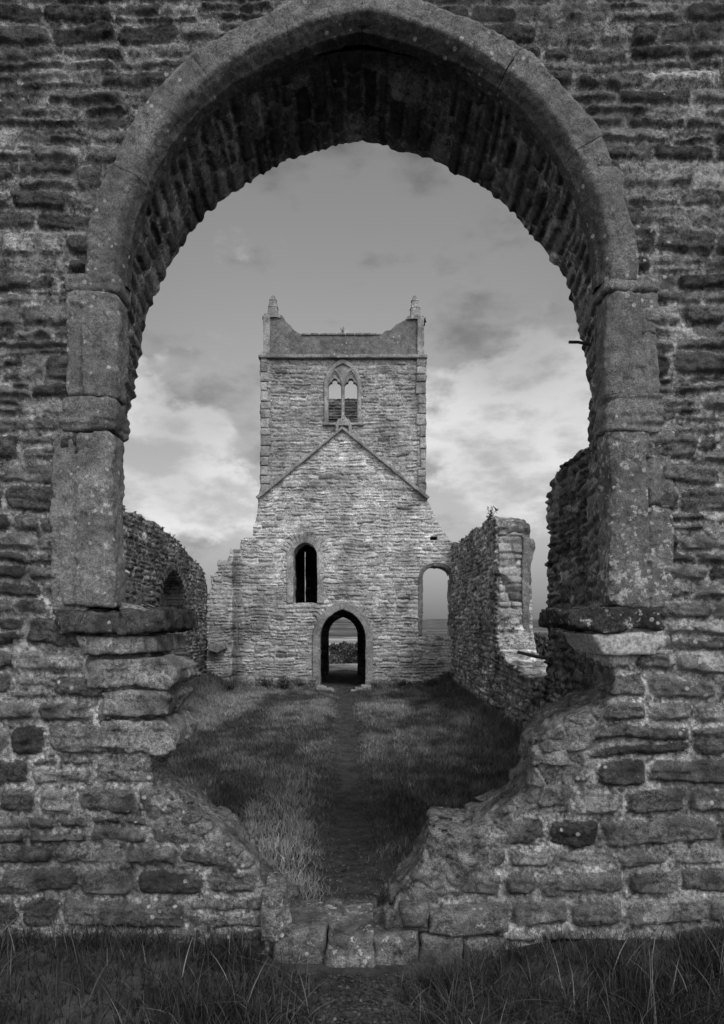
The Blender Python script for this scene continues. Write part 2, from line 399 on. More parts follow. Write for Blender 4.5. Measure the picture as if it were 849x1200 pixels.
def grid_faces(m, n):
    i, j = np.meshgrid(np.arange(m - 1), np.arange(n - 1), indexing='ij'); b = (i * n + j).ravel()
    return np.stack([b, b + 1, b + n + 1, b + n], 1)
def displace(G, amp, sc, o, amp2=.003, sc2=45):
    du = np.gradient(G, axis=0); dv = np.gradient(G, axis=1); N = np.cross(du, dv); N /= np.linalg.norm(N, axis=2, keepdims=True) + 1e-9
    d = amp * fb3(G[..., 0] * sc, G[..., 1] * sc, G[..., 2] * sc, o, 4) + amp2 * fb3(G[..., 0] * sc2, G[..., 1] * sc2, G[..., 2] * sc2, o + 3, 2)
    return G + N * d[..., None]
cuts = [-1.0, -.73, -.42, -.19, .0, .39, .66, 1.0]
for c0, c1 in zip(cuts[:-1], cuts[1:]):
    e = .0006
    n = int((c1 - c0) * 1.95 / .008); s = np.linspace(c0 + e, c1 - e, n)
    cxx, cz, nx_, nz_ = arc_pts(1.208, 1.277, 1.71, np.where(np.abs(s) < 1e-6, 1e-6, s))
    if c0 < 0: nx_ = -np.abs(nx_)
    G = np.zeros((n, len(pr), 3), f32)
    endr = np.minimum(np.arange(n), np.arange(n)[::-1]) * .008
    inn = .003 * np.exp(-(endr / .008) ** 2)[:, None]
    wob = 1 + .20 * fb2(s * 9, s * 0, 8, 3)[:, None] * sstep(.1, .2, pr[None, :, 0])
    rr_ = 1.279 + pr[None, :, 0] * wob; c_ = 1.279 - 1.208
    an_ = np.arccos(c_ / rr_) * (1 - np.abs(s))[:, None]; sg_ = -1 if c0 < 0 else 1
    G[..., 0] = sg_ * (rr_ * np.cos(an_) - c_); G[..., 2] = 1.71 + rr_ * np.sin(an_)
    G[..., 1] = Y0 + pr[None, :, 1] + inn
    G[..., 2] += .035 * np.maximum(0, 1 - np.abs(s) / .22)[:, None] ** 1.3
    G = displace(G, .010, 9, 2, .006, 40)
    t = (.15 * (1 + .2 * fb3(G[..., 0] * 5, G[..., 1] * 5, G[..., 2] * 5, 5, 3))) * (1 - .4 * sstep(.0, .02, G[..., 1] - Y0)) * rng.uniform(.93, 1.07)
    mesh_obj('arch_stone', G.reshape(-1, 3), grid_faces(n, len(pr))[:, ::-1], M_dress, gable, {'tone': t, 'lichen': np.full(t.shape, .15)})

# rere-arch: rough voussoir rubble from the moulding back to the inner edge, running down both jambs
def path(pts, s):
    pts = np.array(pts); d = np.r_[0, np.cumsum(np.linalg.norm(np.diff(pts, axis=0), axis=1))]; d /= d[-1]
    return np.interp(s, d, pts[:, 0]), np.interp(s, d, pts[:, 1])
def full_path(a, h, z0, jl, jr):
    s = np.linspace(-1, 1, 81); x, z, _, _ = arc_pts(a, h, z0, s)
    return jl + list(zip(x, z)) + jr
pf = full_path(1.265, 1.325, 1.70, [(-1.30, -.02), (-1.30, 1.5)], [(1.30, 1.5), (1.275, -.02)])
prr = full_path(1.42, 1.54, 1.45, [(-1.53, -.02), (-1.52, 1.1)], [(1.42, 1.1), (1.43, .6), (1.42, -.02)])
LEN = 7.9
nl = int(LEN / .011); sl = np.linspace(0, 1, nl)
xf, zf = path(pf, sl); xr, zr = path(prr, sl)
tt = np.linspace(0, 1, 62)
Hs_, Ts_ = masonry(tt * .72, sl * LEN, 9, (.065, .12), (.15, .38), .018, .020, .016, .018, .12, (.17, .4), .12, .30, .03, .003)
Hs_ = Hs_.T; Ts_ = Ts_.T
rows = []
G = np.zeros((nl, len(tt) + 9, 3), f32); hh_ = np.zeros((nl, len(tt) + 9), f32); tw = np.full((nl, len(tt) + 9), .07, f32)
G[:, :62, 0] = xf[:, None] * (1 - tt) + xr[:, None] * tt; G[:, :62, 2] = zf[:, None] * (1 - tt) + zr[:, None] * tt
G[:, :62, 1] = Y0 + .148 + tt * (YR - Y0 - .148)
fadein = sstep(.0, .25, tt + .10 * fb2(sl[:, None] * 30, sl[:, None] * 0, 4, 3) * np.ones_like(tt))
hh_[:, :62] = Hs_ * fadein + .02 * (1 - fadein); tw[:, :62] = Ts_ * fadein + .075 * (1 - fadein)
cen = np.array([0, 1.2])
ox = xr - cen[0]; oz = np.maximum(zr - cen[1], 0); ol = np.sqrt(ox ** 2 + oz ** 2)
for q in range(9):
    k = 62 + q; d = q * .02
    G[:, k, 0] = xr + ox / ol * d; G[:, k, 2] = zr + oz / ol * d; G[:, k, 1] = YR + .012
    hh_[:, k] = Hs_[:, -1] * max(0, 1 - q / 4); tw[:, k] = Ts_[:, -1]
nrm = np.stack([-(ox / ol), ox * 0, -(oz / ol)], 1)
rag = .020 * n2(sl * LEN * 5, sl * 0, 6) + .006 * n2(sl * LEN * 22, sl * 0, 7)
hh_ *= np.r_[1 - .45 * tt ** 2, np.full(9, .55)][None, :]
w = np.r_[tt ** 3, np.linspace(1, 0, 9)]
G += nrm[:, None, :] * (hh_ * 1.0 + rag[:, None] * w[None, :])[..., None]
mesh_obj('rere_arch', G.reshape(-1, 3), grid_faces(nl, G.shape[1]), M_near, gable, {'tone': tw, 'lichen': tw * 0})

# prisms of worn stone
def worn(name, poly, plane, lo, hi, mat, parent, tone=.13, k=.02, amp=.012, sc=7, res=.01, seed=0, lichen=0, tvar=.25, fine=.004, strata=0):
    """poly in the (x,z) or (x,y) plane, extruded from lo to hi along the third axis, worn and rounded"""
    poly = np.array(poly); mn = poly.min(0) - .06 - amp; mx = poly.max(0) + .06 + amp
    e = .06 + amp
    if plane == 'xz': L, Hh = (mn[0], lo - e, mn[1]), (mx[0], hi + e, mx[1])
    elif plane == 'xy': L, Hh = (mn[0], mn[1], lo - e), (mx[0], mx[1], hi + e)
    else: L, Hh = (lo - e, mn[0], mn[1]), (hi + e, mx[0], mx[1])
    def fn(X, Yv, Z):
        if plane == 'xz': sd = polysdf(X[:, 0, :], Z[0], poly)[:, None, :]; ax = Yv
        elif plane == 'xy': sd = polysdf(X[:, :, 0], Yv[:, :, 0].repeat(X.shape[0], 0), poly)[:, :, None]; ax = Z
        else: sd = polysdf(Yv[0, :, :], Z[0], poly)[None]; ax = X
        f = smax(sd, np.abs(ax - (lo + hi) / 2) - (hi - lo) / 2, k)
        X3, Y3, Z3 = np.broadcast_arrays(X, Yv, Z)
        f = f + amp * fb3(X3 * sc, Y3 * sc, Z3 * sc * 1.3, seed, 3) + fine * fb3(X3 * 40, Y3 * 40, Z3 * 40, seed + 5, 2)
        if strata: f = f + strata * n3(X3 * 3, Y3 * 3, Z3 * 45, seed + 6)
        return f
    v_, q_ = voxel(fn, L, Hh, res)
    t = tone * (1 + tvar * fb3(v_[:, 0] * 8, v_[:, 1] * 8, v_[:, 2] * 8, seed + 9, 3))
    return mesh_obj(name, v_, q_, mat, parent, {'tone': t, 'lichen': np.full(len(v_), lichen)})
def mir(p, s): return [(x * s, y) for x, y in p]
lowj = [(1.58, 3.50), (1.575, 3.452), (1.46, 3.440), (1.45, 3.452), (1.44, 3.434), (1.29, 3.436), (1.255, 3.46), (1.25, 3.61), (1.31, 3.63), (1.31, 3.75), (1.60, 3.75)]
upj = [(1.50, 3.50), (1.495, 3.45), (1.425, 3.440), (1.418, 3.450), (1.41, 3.432), (1.27, 3.435), (1.238, 3.465), (1.235, 3.61), (1.30, 3.63), (1.30, 3.75), (1.52, 3.75)]
band = [(1.515, 3.50), (1.515, 3.435), (1.275, 3.424), (1.238, 3.455), (1.232, 3.61), (1.30, 3.63), (1.30, 3.75), (1.55, 3.75)]
capb = [(1.50, 3.50), (1.495, 3.442), (1.26, 3.430), (1.228, 3.46), (1.218, 3.61), (1.30, 3.63), (1.30, 3.75), (1.47, 3.75)]
for s, sd in ((-1, 11), (1, 21)):
    worn('jamb_shaft', mir(lowj, s)[::s], 'xy', .055, .955, M_dress, gable, .17 if s < 0 else .14, .025, .018, 6, .008, sd, .25 if s < 0 else .6, fine=.007)
    worn('jamb_shaft', mir(upj, s)[::s], 'xy', 1.12, 1.655, M_dress, gable, .16, .025, .016, 6, .008, sd + 1, .25, fine=.007)
    worn('moulded_band', mir(band, s)[::s], 'xy', .945, 1.125, M_dress, gable, .14, .03, .018, 7, .008, sd + 2, .2, strata=.010)
    worn('moulded_band', mir(capb, s)[::s], 'xy', 1.645, 1.745, M_dress, gable, .15, .03, .014, 7, .008, sd + 3, .2, strata=.006)
# sill slabs and the blocks under them
tag(worn('sill_slab', P([(66, 716), (196, 714), (198, 738), (150, 741), (74, 740)], 3.42), 'xz', 3.36, 4.1, M_near, gable, .055, .02, .030, 9, .008, 31, .1, .6, .009), 'black lichened sill slab on the left')
tag(worn('sill_slab', P([(664, 714), (770, 712), (772, 738), (700, 739), (668, 733)], 3.42), 'xz', 3.385, 4.0, M_near, gable, .05, .02, .028, 9, .008, 32, .3, .6, .009), 'black lichened sill slab on the right')
tag(worn('sill_block', P([(690, 743), (752, 741), (775, 750), (765, 767), (706, 768)], 3.42), 'xz', 3.395, 3.9, M_near, gable, .22, .02, .010, 7, .008, 33, 1.6), 'pale block crusted with white lichen')
worn('sill_block', P([(92, 745), (184, 745), (186, 765), (96, 768)], 3.42), 'xz', 3.39, 3.95, M_near, gable, .17, .02, .01, 7, .008, 34, .3)
for k_, (pp, t_) in enumerate([([(108, 772), (196, 769), (213, 783), (212, 797), (200, 804), (110, 803)], .20), ([(124, 809), (196, 807), (207, 816), (200, 832), (188, 837), (128, 836)], .17), ([(122, 842), (196, 841), (212, 857), (208, 875), (188, 884), (124, 872)], .19)]):
    worn('edge_stone', P(pp, 3.5), 'xz', 3.415, 3.86, M_near, gable, t_, .02, .022, 7, .008, 140 + k_, .2, .4, .009, .006)
# threshold and footing stones
g7 = np.random.default_rng(77)
def foot(x0, x1, z0, z1, y0, y1, t, sd, li=.2, nm='threshold_stone', tv=.25, amp=.012):
    worn(nm, [(x0 - .004, z0), (x1 + .004, z0 + .004), (x1 + .004, z1 + g7.uniform(-.02, .02)), (x0 - .004, z1 + g7.uniform(-.02, .02))], 'xz', y0 + g7.uniform(-.01, .01), y1, M_near, gable, t, .045, amp + .008, 6, .009, sd, li, tv)
foot(-.44, -.185, -1.9, -1.575, 3.41, 3.80, .13, 51)
foot(-.183, .050, -1.9, -1.565, 3.375, 3.76, .13, 52, .5, tv=.7, amp=.030)
foot(.053, .285, -1.9, -1.57, 3.39, 3.78, .14, 53, .3)
foot(.29, .50, -1.9, -1.60, 3.40, 3.8, .12, 54, .2)
foot(.505, .72, -1.9, -1.595, 3.41, 3.8, .11, 55, .1)
foot(.20, .33, -1.56, -1.455, 3.40, 3.75, .10, 56, .1)
foot(.335, .74, -1.585, -1.455, 3.40, 3.7, .12, 57, .15)
foot(-.50, -.40, -1.62, -1.38, 3.42, 3.75, .14, 58, .5)
worn('threshold_stone', P([(455, 1040), (470, 1037), (476, 1050), (465, 1058), (456, 1052)], 3.7), 'xz', 3.62, 3.76, M_near, gable, .11, .03, .008, 7, .009, 60)
worn('core_rubble', P([(330, 1032), (470, 1032), (500, 1200), (300, 1200)], 3.8), 'xz', 3.9, 4.2, M_near, gable, .07, .04, .03, 6, .015, 61) if False else None
M_iron = plain_mat('rusted_iron', .03, .8)
def tube(name, pts, r, mat, parent=None, sides=7, taper=1):
    pts = [Vector(p) for p in pts]; V_ = []; Q_ = []
    for i, p in enumerate(pts):
        d = (pts[min(i + 1, len(pts) - 1)] - pts[max(i - 1, 0)]).normalized(); a = d.orthogonal().normalized(); b = d.cross(a)
        rr = r * (1 + (taper - 1) * i / (len(pts) - 1))
        for k in range(sides): t_ = 2 * math.pi * k / sides; V_.append(p + (a * math.cos(t_) + b * math.sin(t_)) * rr)
    for i in range(len(pts) - 1):
        for k in range(sides): Q_.append((i * sides + k, i * sides + (k + 1) % sides, (i + 1) * sides + (k + 1) % sides, (i + 1) * sides + k))
    tri = []
    for base in (0, (len(pts) - 1) * sides):
        for k in range(1, sides - 1): tri.append((base, base + k, base + k + 1))
    return mesh_obj(name, [tuple(v) for v in V_], Q_, mat, parent, tri=tri)
tube('iron_pin', [(1.34, 4.0, 1.605), (1.26, 3.98, 1.612), (1.20, 3.95, 1.60)], .009, M_iron, gable)
tube('iron_pin', [(-1.34, 4.0, 1.60), (-1.285, 3.9, 1.555), (-1.268, 3.88, 1.535)], .007, M_iron, gable)

# ================================================================= generic ruined wall from a side outline
def ruin(name, parent, mat, outline, holes, thick, rs, place, flip, seed, pat, rough=.05, hfn=None, tfn=None, wslope=0, wres=None, sink=None):
    """outline, holes in (u, v); place(u, w, v) -> world; w grows into the wall"""
    outline = np.array(outline); u = np.arange(outline[:, 0].min() - .15, outline[:, 0].max() + .15, rs); v = np.arange(outline[:, 1].min() - .1, outline[:, 1].max() + .2, rs)
    Hh, Tt = masonry(u, v, seed, **pat)
    Ug, Vg = np.meshgrid(u, v, indexing='ij'); Ug = Ug.astype(f32); Vg = Vg.astype(f32)
    sd = polysdf(Ug, Vg, outline)
    for h in holes: sd = np.maximum(sd, -h(Ug, Vg))
    if hfn is not None: Hh = Hh + hfn(Ug, Vg)
    if tfn is not None: Tt = Tt * tfn(Ug, Vg)
    sk = sink(Ug, Vg) if sink else None
    wres = wres or rs * 1.5
    wv = np.arange(-.50, thick + .2, wres).astype(f32)
    Fv = np.empty((len(u), len(wv), len(v)), f32)
    for j, w_ in enumerate(wv):
        a = sd + rough * fb3(Ug * 2.2, np.full_like(Ug, w_ * 2.2), Vg * 3.5, seed % 11, 3) + rough * .6 * fb3(Ug * 9, np.full_like(Ug, w_ * 9), Vg * 13, seed % 7, 2)
        if wslope: a = a + wslope * (max(w_, 0) / thick) ** 2 * sstep(0, 1, Vg)
        f = np.maximum(np.maximum((-Hh) - w_, w_ - thick), a)
        if sk is not None: f = np.maximum(f, np.minimum(-sk[0], sk[1] - w_ - Hh))   # recess carved to depth sk[1]
        Fv[:, j, :] = f
    Fv[0] = Fv[-1] = 1; Fv[:, 0] = Fv[:, -1] = 1; Fv[:, :, 0] = Fv[:, :, -1] = 1
    p, q = nets(Fv, (u[0], wv[0], v[0]), (rs, wres, rs))
    a = np.clip(((p[:, 0] - u[0]) / rs).round().astype(int), 0, len(u) - 1); b = np.clip(((p[:, 2] - v[0]) / rs).round().astype(int), 0, len(v) - 1)
    W = np.stack(place(p[:, 0], p[:, 1], p[:, 2]), 1)
    if flip: q = q[:, ::-1]
    return mesh_obj(name, W, q, mat, parent, {'tone': Tt[a, b], 'lichen': Tt[a, b] * 0})

# ================================================================= THE TOWER WITH THE NAVE'S WEST WALL
D = 20.0
def tp(pts): return [at(x, y, D) for x, y in pts]
tower = thing('ruined_church_tower', 'square pale rubble church tower with two pinnacles and a small dark doorway', 'tower')
outl = tp([(243, 860), (244, 700), (250, 690), (248, 673), (257, 669), (255, 656), (266, 657), (270, 643), (281, 645), (283, 631), (296, 629), (297, 617), (301, 606), (303, 585), (305, 570), (305, 418), (499, 418), (499, 570), (498, 584), (503, 592), (512, 612), (522, 626), (530, 636), (530, 860)])
gab = tp([(240, 870), (240, 640), (303, 583), (401, 503), (500, 583), (532, 640), (532, 870)])
dcx = at(402, 0, D)[0]
holes = [
    lambda x, z: archsd(x, z, at(401.5, 0, D)[0], .70, at(0, 748, D)[1], .88, -2.6),       # doorway
    lambda x, z: archsd(x, z, at(357.5, 0, D)[0], .36, at(0, 652, D)[1], .40, at(0, 707, D)[1]),   # lancet
    lambda x, z: archsd(x, z, at(512, 0, D)[0], .42, at(0, 676, D)[1], .30, at(0, 745, D)[1]),     # side window
    lambda x, z: archsd(x, z, at(401.5, 0, D)[0], .50, at(0, 450, D)[1], .66, at(0, 496, D)[1]),   # belfry window
    lambda x, z: np.maximum(np.abs(x - at(508, 0, D)[0]) - .10, np.abs(z - at(0, 631, D)[1]) - .055),
]
def t_h(x, z):
    g = polysdf(x, z, gab); h = .07 * sstep(.01, -.01, g)
    up = (g > 0)
    edge_ = np.maximum(sstep(at(316, 0, D)[0] + .01, at(316, 0, D)[0] - .01, x), sstep(at(489, 0, D)[0] - .01, at(489, 0, D)[0] + .01, x))
    h = h + .05 * edge_ * up
    xs_ = x + .16 * fb2(z * 2.5, z * 0, 33, 3); st = sstep(at(276, 0, D)[0], at(272, 0, D)[0], xs_) * sstep(at(0, 650, D)[1], at(0, 662, D)[1], z + .2 * n2(x * 4, z * 4, 3))
    # worn footing that spreads at the bottom
    return h + .2 * st + .10 * sstep(-1.5, -2.1, z) * (1 - st)
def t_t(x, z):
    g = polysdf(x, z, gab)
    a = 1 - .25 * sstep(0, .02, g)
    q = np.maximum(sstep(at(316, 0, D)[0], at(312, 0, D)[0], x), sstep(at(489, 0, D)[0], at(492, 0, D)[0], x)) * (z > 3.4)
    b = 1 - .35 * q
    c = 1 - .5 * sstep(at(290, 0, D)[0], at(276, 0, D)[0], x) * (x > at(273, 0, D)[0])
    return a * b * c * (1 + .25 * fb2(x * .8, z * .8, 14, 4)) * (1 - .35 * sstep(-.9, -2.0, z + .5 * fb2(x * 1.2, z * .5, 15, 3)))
tpat = dict(ch=(.07, .15), w=(.14, .52), joint=.022, recess=.024, relief=.020, wav=.05, split=.30, tone=(.35, .18), dark=.04, mortar=.33, rad=.03, strata=.004, jag=.016, rough=.02)
ruin('front_wall', tower, M_tower, outl, holes, .9, .02, lambda u, w_, v: (u, D + w_, v), False, 71, tpat, .045, t_h, t_t, wres=.035)
# tower body behind
cpat = dict(ch=(.09, .16), w=(.25, .6), joint=.03, recess=.04, relief=.02, wav=.03, tone=(.22, .25), mortar=.16)
zb, ztp = -2.6, 8.15
XL, XR = at(306, 0, D)[0], at(498, 0, D)[0]
ruin('side_wall', tower, M_tower, [(D + .85, zb), (D + 5.8, zb), (D + 5.8, ztp), (D + .85, ztp)], [], .8, .06, lambda u, w_, v: (XR - w_, u, v), False, 72, cpat, .02)
ruin('side_wall', tower, M_tower, [(D + .85, zb), (D + 5.8, zb), (D + 5.8, ztp), (D + .85, ztp)], [], .8, .06, lambda u, w_, v: (XL + w_, u, v), True, 73, cpat, .02)
DB = D + 5.0
bh = [lambda x, z: archsd(x, z, at(401.5, 0, DB)[0], .54, at(0, 745, DB)[1], .68, at(0, 797, DB)[1]),
      lambda x, z: np.maximum(np.abs(x - at(355.5, 0, DB)[0]) - .062, np.abs(z - at(0, 675, DB)[1]) - .95)]
zbk = at(0, 467, DB)[1]
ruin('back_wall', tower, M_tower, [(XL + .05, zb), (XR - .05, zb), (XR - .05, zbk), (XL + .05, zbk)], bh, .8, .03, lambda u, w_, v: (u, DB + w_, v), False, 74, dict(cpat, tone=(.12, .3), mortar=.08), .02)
worn('shading_floor', [(XL + .5, D + .5), (XR - .5, D + .5), (XR - .5, DB + .3), (XL + .5, DB + .3)], 'xy', 4.3, 4.5, M_tower, tower, .15, .02, .01, 2, .08, 5)  # unseen floor added to block sky light and keep the tower dark below
worn('floor_slab', [(XL + .4, D + .1), (XR - .4, D + .1), (XR - .4, DB + .7), (XL + .4, DB + .7)], 'xy', -2.6, -2.16, M_side, tower, .05, .02, .03, 2, .05, 6)
# parapet with its swept corners
worn('parapet', tp([(308, 417), (308, 366), (330, 367), (334, 374), (340, 379), (343, 384), (352, 389), (356, 390), (447, 390), (451, 386), (458, 384), (464, 378), (474, 373), (478, 371), (497, 371), (497, 417)]), 'xz', D + .10, D + .5, M_render, tower, .125, .02, .018, 4, .025, 81, .2, .3)
for x0, x1 in ((308, 316), (489, 497)):
    worn('corner_pier', tp([(x0, 418), (x0, 368), (x1, 368), (x1, 418)]), 'xz', D + .02, D + .4, M_tower, tower, .24, .02, .012, 5, .02, int(x0), .2, .4)
for (a, b, s_) in ((XL, XL + .4, 1), (XR - .4, XR, -1)):
    worn('parapet', [(D + .45, zb + 10.3), (D + 5.8, zb + 10.3), (D + 5.8, 8.4), (D + .9, 8.4), (D + .5, 8.9)], 'yz', a + .03, b - .03, M_render, tower, .2, .02, .02, 4, .05, 82)
worn('string_course', tp([(303, 421), (303, 417), (500, 417), (500, 421)]), 'xz', D - .13, D + .3, M_tower, tower, .20, .015, .012, 5, .02, 83)
# roof scar: the two raking stones over the nave gable
for a, b, c, d in (((300, 583), (401, 501), (401, 505), (303, 586)), ((401, 501), (503, 583), (500, 586), (401, 505))):
    worn('roof_moulding', tp([a, b, c, d]), 'xz', D - .18, D + .1, M_tower, tower, .22, .012, .010, 5, .018, int(a[0]), 0, .3)
# carved finial block over the gable point
worn('finial', tp([(393, 509), (393, 499), (396, 492), (399, 492), (401, 488), (404, 488), (406, 492), (409, 492), (412, 499), (412, 509), (409, 509), (408, 500), (397, 500), (396, 509)]), 'xz', D - .12, D + .1, M_tower, tower, .24, .02, .015, 8, .012, 84)
# belfry window: hood, tracery plate and mullion
bcx = at(401.5, 0, D)[0]; zsb = at(0, 452, D)[1]; zsill = at(0, 497, D)[1]
def hood(X, Yv, Z):
    a = archsd(X, Z, bcx, .545, zsb, .76, zsill - .06); b = archsd(X, Z, bcx, .46, zsb, .64, zsill)
    f = np.maximum(a, -b) + .008 * fb3(X + 0 * Yv + 0 * Z, Yv + 0 * X + 0 * Z, Z * 8 + 0 * X + 0 * Yv, 3, 2)
    return np.maximum(f, np.abs(Yv - (D + .05)) - .10)
v_, q_ = voxel(hood, (bcx - .8, D - .2, zsill - .3), (bcx + .8, D + .3, zsb + .9), .014)
bw = mesh_obj('belfry_window', v_, q_, M_tower, tower, {'tone': np.full(len(v_), .25), 'lichen': np.zeros(len(v_))})
def trac(X, Yv, Z):
    f = archsd(X, Z, bcx, .49, zsb, .68, zsill - .02)
    deep_ = np.full(f.shape, .0, f32)
    for s in (-1, 1):
        cx = bcx + s * .235
        l1 = archsd(X, Z, cx, .185, zsb - .02, .10, zsill + .02)
        for (ox_, oz_, r_) in ((0, .13, .075), (-.09, .03, .07), (.09, .03, .07)):
            l1 = np.minimum(l1, np.sqrt((X - cx - ox_) ** 2 + (Z - zsb - oz_) ** 2) - r_)
        f = np.maximum(f, -l1)
        pa = archsd(X, Z, cx, .225, zsb - .05, .52, zsill - .5)
        deep_ = deep_ - .05 * sstep(.035, .015, np.abs(pa))
        p2 = archsd(X, Z, cx, .11, zsb + .10, .24, zsill - .5)
        deep_ = deep_ + .03 * sstep(.03, .0, np.abs(p2)) * (Z > zsb + .2)
    return np.maximum(f, np.abs(Yv - (D + .09 + deep_ * .5)) - (.09 - deep_ * .5)) + 0 * Yv
v_, q_ = voxel(trac, (bcx - .6, D - .05, zsill - .1), (bcx + .6, D + .35, zsb + .7), .010)
mesh_obj('tracery', v_, q_, M_tower, bw, {'tone': np.full(len(v_), .24), 'lichen': np.zeros(len(v_))})
worn('window_sill', tp([(378, 499), (378, 496), (426, 496), (426, 499)]), 'xz', D - .10, D + .3, M_tower, bw, .24, .012, .006, 5, .015, 85)
# quoins up the corners and coping along the parapet
gq = np.random.default_rng(19)
for sx, (xa, xb) in ((1, (305, 316)), (-1, (489, 499))):
    zq = at(0, 578, D)[1]
    while zq < at(0, 424, D)[1]:
        hq = gq.uniform(.20, .36); ex_ = gq.uniform(-.10, .06); x0, x1 = at(xa, 0, D)[0], at(xb, 0, D)[0]
        if sx > 0: x1 += ex_
        else: x0 -= ex_
        worn('quoin', [(x0 + .012, zq), (x1, zq), (x1, zq + hq - .02), (x0 + .012, zq + hq - .02)] if sx > 0 else [(x0, zq), (x1 - .012, zq), (x1 - .012, zq + hq - .02), (x0, zq + hq - .02)], 'xz', D - .075, D + .2, M_tower, tower, .25 * gq.uniform(.6, 1.25), .02, .012, 5, .022, int(gq.integers(1, 900)), .1)
        zq += hq
for k in range(9):
    xa = 353 + k * 10.4
    worn('coping_stone', tp([(xa, 391.5), (xa, 388.8), (xa + 10, 388.8), (xa + 10, 391.5)]), 'xz', D + .06, D + .54, M_render, tower, .17 * gq.uniform(.8, 1.15), .015, .012, 5, .02, 600 + k, .1)
# dressed surrounds
def surround(name, cx, a, zs, h, zbot, wd, y0, y1, tone, rsd=.02, seed=1, joints=True, cutbot=True):
    def fn(X, Yv, Z):
        o = archsd(X, Z, cx, a + wd, zs, h + wd * 1.05, zbot); i = archsd(X, Z, cx, a, zs, h, zbot - 1)
        f = np.maximum(o, -i)
        X3, Y3, Z3 = np.broadcast_arrays(X, Yv, Z)
        f = f + .018 * fb3(X3 * 5, Y3 * 5, Z3 * 5, seed, 3)
        return smax(f, np.abs(Yv - (y0 + y1) / 2) - (y1 - y0) / 2 + .008 * n3(X3 * 14, Y3 * 14, Z3 * 14, seed), .02)
    v_, q_ = voxel(fn, (cx - a - wd - .1, y0 - .1, zbot - .1), (cx + a + wd + .1, y1 + .1, zs + h + wd + .15), rsd)
    # each block of the ring has its own shade
    ang = np.arctan2(v_[:, 2] - zs, v_[:, 0] - cx); key = np.where(v_[:, 2] > zs, np.floor(ang * 3.2), 20 + np.floor(v_[:, 2] / .33) + 30 * (v_[:, 0] > cx))
    tb = tone * (1 + .34 * n2(key * 7.7, key * 3.1, 4))
    return mesh_obj(name, v_, q_, M_tower, tower, {'tone': tb, 'lichen': np.zeros(len(v_))})
surround('door_surround', at(401.5, 0, D)[0], .66, at(0, 748, D)[1], .84, -2.05, .22, D - .12, D + .35, .25, seed=2)
surround('window_surround', at(357.5, 0, D)[0], .35, at(0, 652, D)[1], .39, at(0, 707, D)[1], .20, D - .095, D + .3, .25, seed=3)
surround('window_surround', at(511, 0, D)[0], .41, at(0, 678, D)[1], .33, at(0, 745, D)[1], .12, D - .10, D + .25, .16, seed=4)
# relieving arches of thin radial stones over lancet and door
for (cxp, zc, r0, r1, n_, a0) in ((357.5, 656, .52, .80, 13, 28), (401.5, 752, .98, 1.12, 15, 45)):
    cx, cz = at(cxp, zc, D)
    for k in range(n_):
        a = R(a0 + (180 - 2 * a0) * k / (n_ - 1)); da = R((180 - 2 * a0) / (n_ - 1)) * .40
        rr1 = r1 * rng.uniform(.92, 1.04)
        worn('relieving_stone', [(cx + r_ * math.cos(q), cz + r_ * math.sin(q) * 1.02) for r_, q in ((r0, a - da), (rr1, a - da), (rr1, a + da), (r0, a + da))], 'xz', D - .10, D + .05, M_tower, tower, .30 * rng.uniform(.8, 1.1), .01, .006, 8, .016, 90 + k)
# pinnacles
def pinnacle(cx, zb_, w0, h, rot, seed):
    V_ = []; rings = [(0, .30, .30), (.05, .30, .30), (.07, .25, .25), (.13, .25, .25), (.15, w0, w0), (.15 + h * .38, w0 * .86, w0 * .86), (.16 + h * .39, w0 * .93, w0 * .93), (.17 + h * .42, w0 * .84, w0 * .84), (.15 + h * .72, w0 * .62, w0 * .62), (.16 + h * .74, w0 * .70, w0 * .70), (.17 + h * .77, w0 * .58, w0 * .58), (.15 + h * .95, w0 * .38, w0 * .38), (.15 + h, w0 * .2, w0 * .22)]
    n = 16; g = np.random.default_rng(seed)
    for z, a, b in rings:
        for k in range(n):
            t_ = 2 * math.pi * k / n + math.pi / 4
            c, s = math.cos(t_), math.sin(t_); m = max(abs(math.cos(t_)), abs(math.sin(t_)))
            sq = 1 / max(abs(math.cos(t_)), abs(math.sin(t_)))
            r_ = 1 if False else min(sq, 1.28)
            V_.append((cx + a * r_ * c * (1 + g.normal(0, .04)) + .03 * z * rot, D + .33 + b * r_ * s, zb_ + z + g.normal(0, .008)))
    Q_ = []
    for i in range(len(rings) - 1):
        for k in range(n): Q_.append((i * n + k, i * n + (k + 1) % n, (i + 1) * n + (k + 1) % n, (i + 1) * n + k))
    V_.append((cx + .03, D + .33, zb_ + rings[-1][0] + .02)); top = len(V_) - 1
    tri = [((len(rings) - 1) * n + k, (len(rings) - 1) * n + (k + 1) % n, top) for k in range(n)]
    mesh_obj('pinnacle', V_, Q_, M_tower, tower, {'tone': np.full(len(V_), .22), 'lichen': np.full(len(V_), .3)}, smooth=False, tri=tri)
x_, z_ = at(318, 371, D); pinnacle(x_, z_, .165, .60, .3, 1)
x_, z_ = at(487.5, 373, D); pinnacle(x_, z_, .16, .64, -.8, 2)
# small ledge block by the stub on the left
worn('corbel', [at(244, 762, 19.5), at(244, 756, 19.5), at(262, 755, 19.5), at(264, 760, 19.5), at(255, 765, 19.5)], 'xz', 19.45, 19.9, M_tower, tower, .2, .02, .02, 5, .02, 99)

